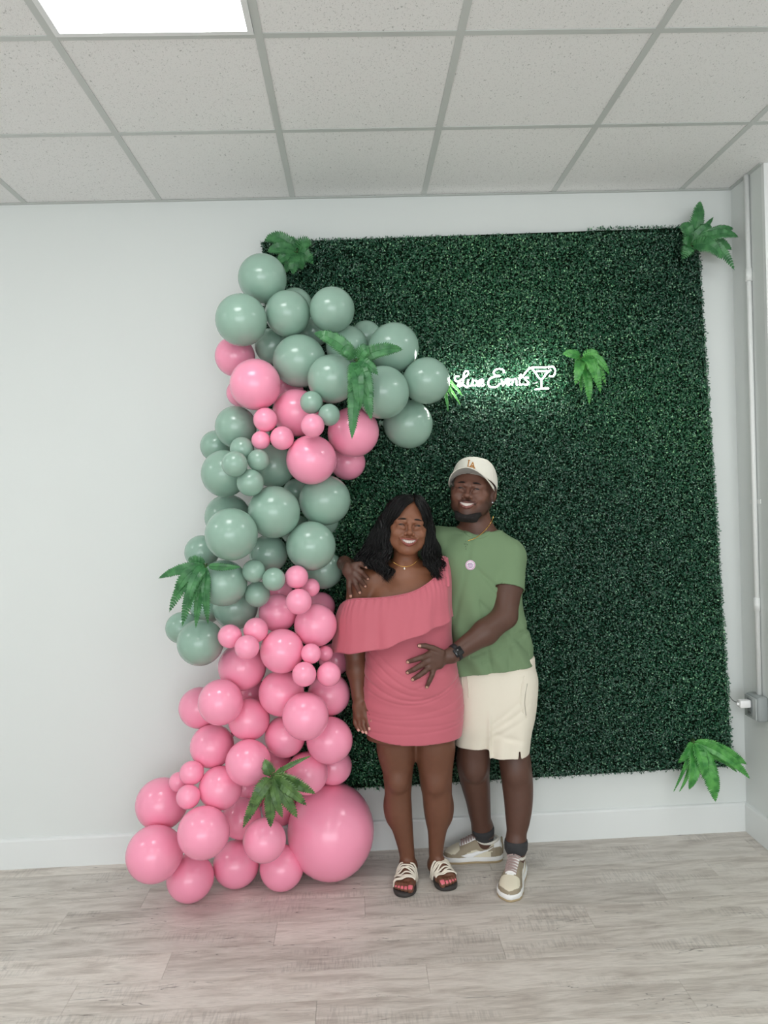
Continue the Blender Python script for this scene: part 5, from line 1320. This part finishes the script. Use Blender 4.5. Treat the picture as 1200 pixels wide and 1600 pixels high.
for row, (z_, w_) in enumerate(((.0075, .009), (.002, .0125), (-.004, .0115), (-.0095, .007))):
    xs = np.linspace(-w_, w_, 40); S_.append(tube(np.stack([xs, z_+.0024*np.sin(xs*1500+row)*np.cos(xs*500), np.full(40, .0024)], 1), .00075, 5))
V, F = join(S_); obj('badge_lettering', onb(V), F, mat('badge_purple', (150, 84, 160), .3), bd)
# chain
ch = obj('neck_chain', *tube(spline([pt(771, 806, MY-.02)]+[TS.at(u, v, .006) for u, v in ((768, 815), (761, 825), (752, 834), (742, 841), (731, 845))], 40), .0017, 6), gold, man)
dk = mat('chain_pendant_dark', (50, 46, 40), .4, .6)
P = [lathe([(.0001, -.0018), (.0022, 0), (.0001, .0018)], 8, tee_front(u, v, .002)) for u, v in ((728, 846), (728, 850), (727.5, 854), (728, 858), (725.5, 850), (730.5, 851))]
obj('pendant', *join(P), dk, ch)

# shorts
som = mat('shorts_cream_cotton', (234, 226, 210), .88, spec=.2); bump(som, 500, .2, .0008)
rows_p = [rowpx(1165, 742, 776, MY, .030), rowpx(1150, 728, 800, MY, .075), rowpx(1130, 716, 824, MY, .114), rowpx(1095, 708, 834, MY, .134), rowpx(1065, 705, 835, MY, .140), rowpx(1030, 704, 834, MY, .138), rowpx(1015, 706, 830, MY, .132)]
rows_L = [rowpx(1200, 756, 824, MY-.02, .112), rowpx(1170, 756, 827, MY-.02, .116), rowpx(1130, 756, 831, MY-.012, .124), rowpx(1090, 755, 833, MY-.006, .126), rowpx(1060, 757, 834, MY, .120), rowpx(1040, 770, 822, MY, .090)]
rows_R = [rowpx(1190, 712, 766, MY+.015, .100), rowpx(1160, 711, 768, MY+.01, .106), rowpx(1120, 709, 772, MY+.005, .120), rowpx(1090, 708, 775, MY, .127), rowpx(1060, 711, 768, MY, .118), rowpx(1040, 722, 756, MY, .090)]
XC = pt(758, 1150, MY)[0]
def sh_wr(X, Y, Z):
    Q = pt(790, 1120, MY); x = X-Q[0]; z = Z-Q[2]
    d = .005*np.exp(-((z-.03-x*.65)/.012)**2)*np.clip(1-np.abs(x+.02)/.13, 0, 1)+.004*np.exp(-((z+.01-x*.55)/.012)**2)*np.clip(1-np.abs(x+.03)/.11, 0, 1)+.004*np.exp(-((z-.07-x*.8)/.014)**2)*np.clip(1-np.abs(x+.03)/.12, 0, 1)
    d = d+.004*np.exp(-((z+.06+x*.3)/.013)**2)*np.clip(1-np.abs(x)/.12, 0, 1)+.0035*np.sin(X*70+np.sin(Z*15)+1)*np.clip((Q[2]+.02-Z)*8, 0, 1)-.010*np.exp(-((X-XC)/.009)**2)*np.clip((Q[2]+.09-Z)*9, 0, 1)
    return d
shorts = [loft(rows_p, .03, yaw=.04), loft(rows_L, .045), loft(rows_R, .045), disp(sh_wr), shell(.008)]
hL, hR = pt(791, 1186, MY-.12)[2], pt(735, 1172, MY-.09)[2]
shorts += [P_(lambda X, Y, Z: np.where(X > XC, hL+(X-XC)*.0, hR)-Z, (-BIG,)*3, (BIG,)*3, .001, 'i'), P_(lambda X, Y, Z: Z-(hemz(X)+.03), (-BIG,)*3, (BIG,)*3, .001, 'i')]
nt_ = pt(810, 1187, MY-.10)
shorts += [P_(lambda X, Y, Z: np.maximum(np.abs(X-nt_[0]+.0)*1.0-(.008-.12*(Z-nt_[2]).clip(0, 1)), np.maximum(Y-MY+.02, Z-nt_[2]-.045)), nt_-[.03, .3, .03], nt_+[.03, .3, .06], .002, 's')]
V, F = build(shorts, (.24, -.47, .52), (.78, -.08, 1.03), .0036)
so = obj('shorts', V, F, som, man); SS = Surf(V, F)
srf = lambda u, v, off: SS.at(u, v, off)
for pts_ in (((722, 1055), (721.5, 1063), (722.5, 1072), (722, 1081)), ((730, 1056), (731, 1066), (732, 1078), (732, 1090))):
    obj('drawstring', *tube(spline([srf(u, v, .002) for u, v in pts_], 24), .0022, 6), som, so)
pk = [srf(u, v, .001) for u, v in ((819, 1056), (815, 1075), (813, 1095), (816, 1110), (822, 1121))]
obj('pocket_welt', *tube(spline(pk, 30), .0028, 6, .6), som, so)
pk = [srf(u, v, .0006) for u, v in ((824, 1068), (821, 1085), (820, 1100), (822, 1118))]
obj('pocket_opening', *tube(spline(pk, 30), .0012, 6), mat('pocket_shadow_cloth', (150, 142, 128), .9), so)
# hem stitching
# watch on the left wrist
wc = mLwr*.92+mLelb*.08; wd = (mLelb-mLwr)/np.linalg.norm(mLelb-mLwr)
a1 = np.cross(wd, [0, 1, 0]); a1 /= np.linalg.norm(a1); a2 = np.cross(wd, a1); a2 = a2 if a2[1] < 0 else -a2
ringp = [wc+(a1*math.cos(a)+a2*math.sin(a))*.0345 for a in np.linspace(0, 2*math.pi, 37)[:-1]]
V = []; 
for a in np.linspace(0, 2*math.pi, 37)[:-1]:
    r_ = a1*math.cos(a)+a2*math.sin(a)
    for dw, rr in ((-.010, .0335), (-.010, .0365), (.010, .0365), (.010, .0335)): V.append(wc+r_*rr+wd*dw)
F = [(i*4+j, i*4+(j+1) % 4, ((i+1) % 36)*4+(j+1) % 4, ((i+1) % 36)*4+j) for i in range(36) for j in range(4)]
wt = obj('watch', V, F, mat('watch_band_black', (34, 35, 38), .55), man)
nw_ = (a2*.9+a1*.15+np.array([.0, -.2, 0])); nw_ /= np.linalg.norm(nw_); tw = np.cross(wd, nw_); tw /= np.linalg.norm(tw)
V, F = box((-.020, -.018, -.002), (.020, .018, .0085), .004); V = wc+nw_*.033+V[:, :1]*wd*.95+V[:, 1:2]*tw+V[:, 2:]*nw_
obj('watch_case', V, F, mat('watch_case', (52, 54, 58), .25, .8), wt)
V, F = box((-.0165, -.0145, .0083), (.0165, .0145, .0092), .0003); V = wc+nw_*.033+V[:, :1]*wd*.95+V[:, 1:2]*tw+V[:, 2:]*nw_
obj('watch_face', V, F, mat('watch_glass', (12, 13, 16), .06), wt)

# sneakers
snk = mat('sneaker_leather', (200, 190, 170), .6); n = N(snk); at_ = n.new('ShaderNodeAttribute', attribute_name='Col'); n.link(at_.outputs['Color'], n.b.inputs['Base Color'])
c_tan, c_cream, c_white = (156, 143, 121), (228, 220, 198), (242, 242, 240)
def sneaker(heel, toe, ank, side):
    heel = np.array([heel[0], heel[1], 0]); toe = np.array([toe[0], toe[1], 0]); d = toe-heel; L_ = np.linalg.norm(d); d = d/L_; s_ = np.array([-d[1], d[0], 0])
    W3 = lambda f, l, z: heel+d*f*L_+s_*l*side+np.array([0, 0, z])
    fw = lambda f: np.interp(f, [0, .04, .12, .25, .45, .62, .74, .86, .94, .985, 1.0], [.012, .026, .034, .036, .037, .045, .0505, .047, .036, .018, .004])
    lx = lambda f: np.interp(f, [0, .3, .6, .8, 1], [0, .002, -.003, -.004, .004])
    def top(f): return np.interp(f, [0, .03, .12, .24, .36, .44, .52, .62, .72, .82, .91, .97, 1.0], [.074, .096, .094, .082, .086, .102, .094, .082, .070, .060, .049, .038, .030])
    nu, nv = 160, 49; V = []; Cc_ = []
    for i in range(nu+1):
        f = i/nu; w_ = fw(f); h_ = top(f); z0 = .020
        for j in range(nv):
            a = math.pi*j/(nv-1); ca, sa = math.cos(a), math.sin(a)
            e1 = np.interp(f, [0, .4, .75, 1], [.42, .50, .66, .8])
            x = w_*abs(ca)**e1*(1 if ca > 0 else -1)*(1-.20*np.interp(f, [0, .1, .45, .7], [.3, 1, .9, .2])*sa**1.5); z = z0+(h_-z0)*abs(sa)**.85
            V.append(W3(f*.985+.006, x+lx(f), z))
            q_ = (z-z0)/(h_-z0); c_ = c_cream
            if f < .14: c_ = c_tan if q_ < .62 else c_white
            elif f < .30: c_ = c_cream if q_ > .75 else (c_tan if q_ > .42+.8*(f-.14) or f < .2 and q_ < .4 else c_cream)
            elif f < .72:
                if sa > .985 and f > .40: c_ = c_white
                elif q_ > .50-.25*(f-.3): c_ = c_tan
                elif f > .60: c_ = c_tan
                else: c_ = c_cream
            else:
                rim = np.interp(f, [.72, .80, .88, .93, 1], [.80, .52, .62, .86, 1.1])
                c_ = c_tan if q_ < rim else c_cream
            Cc_.append(lin(c_)[:3])
    F = [(i*nv+j, i*nv+j+1, (i+1)*nv+j+1, (i+1)*nv+j) for i in range(nu) for j in range(nv-1)]
    if side < 0: F = [tuple(reversed(f)) for f in F]
    sh_ = obj('sneaker', V, F, snk, man, cols=np.array(Cc_))
    def slab(z0, z1, gr, m, nm_):
        P = [(f, 1) for f in np.linspace(0, 1, 30)]+[(f, -1) for f in np.linspace(1, 0, 30)]
        R_ = []
        for f, sg in P: R_.append(W3(f*1.0+.0, sg*(fw(f)+gr)*1.0+lx(f), 0))
        R_ = np.array(R_); R_[29] += d*gr; R_[30] += d*gr; k_ = len(R_); c_ = R_.mean(0); V_ = []
        for z, s2 in ((z0, .985), (z0+.002, 1), (z1-.003, 1), (z1, .985)): V_ += [c_+(p-c_)*s2+np.array([0, 0, z]) for p in R_]
        F_ = [(j*k_+i, j*k_+(i+1) % k_, (j+1)*k_+(i+1) % k_, (j+1)*k_+i) for j in range(3) for i in range(k_)]+[tuple(range(k_))[::-1], tuple(3*k_+i for i in range(k_))]
        return obj(nm_, V_, F_, m, sh_)
    slab(.009, .027, .0050, mat('midsole_white', (244, 244, 242), .5), 'midsole'); slab(.0, .010, .0050, mat('outsole_gum', (176, 156, 122), .6), 'outsole')
    # tongue
    V_ = []
    for i in range(13):
        f = .70-.33*i/12
        for j in range(9):
            l = -1+j*.25; V_.append(W3(f+.0, l*(.021+.006*i/12)+lx(f), top(f)+.003+.011*(i/12)**2-.007*l*l))
    F_ = [(i*9+j, i*9+j+1, (i+1)*9+j+1, (i+1)*9+j) for i in range(12) for j in range(8)]
    tg_ = obj('tongue', V_, F_, mat('tongue_white', (240, 238, 236), .8), sh_); md_ = tg_.modifiers.new('t', 'SOLIDIFY'); md_.thickness = .007; md_.offset = 0
    lm = mat('laces_mauve', (172, 150, 146), .8)
    for i in range(6):
        f = .68-.042*i; g = .025; q_ = [W3(f, l*g+lx(f), top(f)+.0095+.006*(i/6)**2-.010*abs(l)**2.2) for l in np.linspace(-1, 1, 9)]
        obj('lace', *tube(q_, .0033, 6, .55), lm, sh_)
        if i < 5:
            q_ = [W3(f-.042*(t+1)/2, (t*g)+lx(f), top(f-.02)+.012+.006*(i/6)**2-.010*abs(t)**2.2) for t in np.linspace(-1, 1, 9)]
            obj('lace', *tube(q_, .0030, 6, .55), lm, sh_)
    f = .455
    for sg in (-1, 1):
        q_ = [W3(f+.02*math.sin(t*3.14)-.03*t, sg*(.002+.026*math.sin(t*3.0)), top(f)+.020-.016*t) for t in np.linspace(0, 1, 12)]
        obj('lace', *tube(q_, .0026, 6), lm, sh_)
    # side tick
    for sg in (-1, 1):
        lowc = [(.70, .30), (.60, .115), (.52, .10), (.44, .19), (.30, .46), (.14, .70)]; upc = [(.14, .70), (.30, .50), (.42, .34), (.50, .30), (.56, .38), (.60, .55), (.62, .62)]
        lo2 = spline([(a, b) for a, b in lowc], 24); up2 = spline([(a, b) for a, b in [(.14, .72), (.30, .56), (.42, .42), (.50, .36), (.57, .36), (.64, .34), (.70, .32)]], 24)[::-1]
        V_ = []
        for k_ in range(24):
            for m_ in range(4):
                f, q_ = lo2[k_]*(1-m_/3)+up2[k_]*(m_/3)
                w_ = fw(f); h_ = top(f); z = .020+(h_-.020)*q_; sa = q_**(1/.85); ca = math.sqrt(max(0, 1-sa*sa)); e1 = np.interp(f, [0, .4, .75, 1], [.42, .50, .66, .8])
                x = w_*ca**e1*(1-.20*np.interp(f, [0, .1, .45, .7], [.3, 1, .9, .2])*sa**1.5)+.0014
                V_.append(W3(f*.985+.006, sg*x+lx(f), z))
        F_ = [(k_*4+m_, k_*4+m_+1, (k_+1)*4+m_+1, (k_+1)*4+m_) for k_ in range(23) for m_ in range(3)]
        tk = obj('side_tick', V_, F_, mat('tick_white', (250, 250, 250), .35), sh_); md_ = tk.modifiers.new('t', 'SOLIDIFY'); md_.thickness = .0012; md_.offset = 0
    # padded collar ring and sock
    q_ = [W3(f, l, z) for f, l, z in ((.06, 0, .097), (.11, .026, .096), (.21, .034, .087), (.34, .032, .088), (.42, .015, .099), (.42, -.015, .099), (.34, -.032, .088), (.21, -.034, .087), (.11, -.026, .096))]
    obj('collar_padding', *tube(spline(q_, 48, True), .0062, 8, closed=True), mat('collar_lining', (226, 222, 212), .85), sh_)
    sk = mat('sock_charcoal', (58, 58, 60), .95); bump(sk, 600, .3, .001)
    ank = ank-np.array([0, 0, .012]); kn_ = (mkL if heel[0] > .60 and toe[1] < -.4 else mkR); ud = (kn_-ank)/np.linalg.norm(kn_-ank); up_ = ank+ud*.03; lowp = W3(.22, 0, .050)
    V_, F_ = tube([lowp, lowp*.6+ank*.4, ank+np.array([0, 0, .005]), up_, up_+ud*.014], [.022, .031, .0500, .0515, .0490], 24)
    obj('sock', V_, F_, sk, man)
    obj('heel_tab', *tube([W3(-.002, 0, .03), W3(-.006, 0, .06), W3(.004, 0, .100)], .011, 8, .4, up=-d), mat('heel_tab_tan', c_tan, .6), sh_)
sneaker(hLq, tL, maL, 1)
sneaker(hRq, tR, maR, 1)
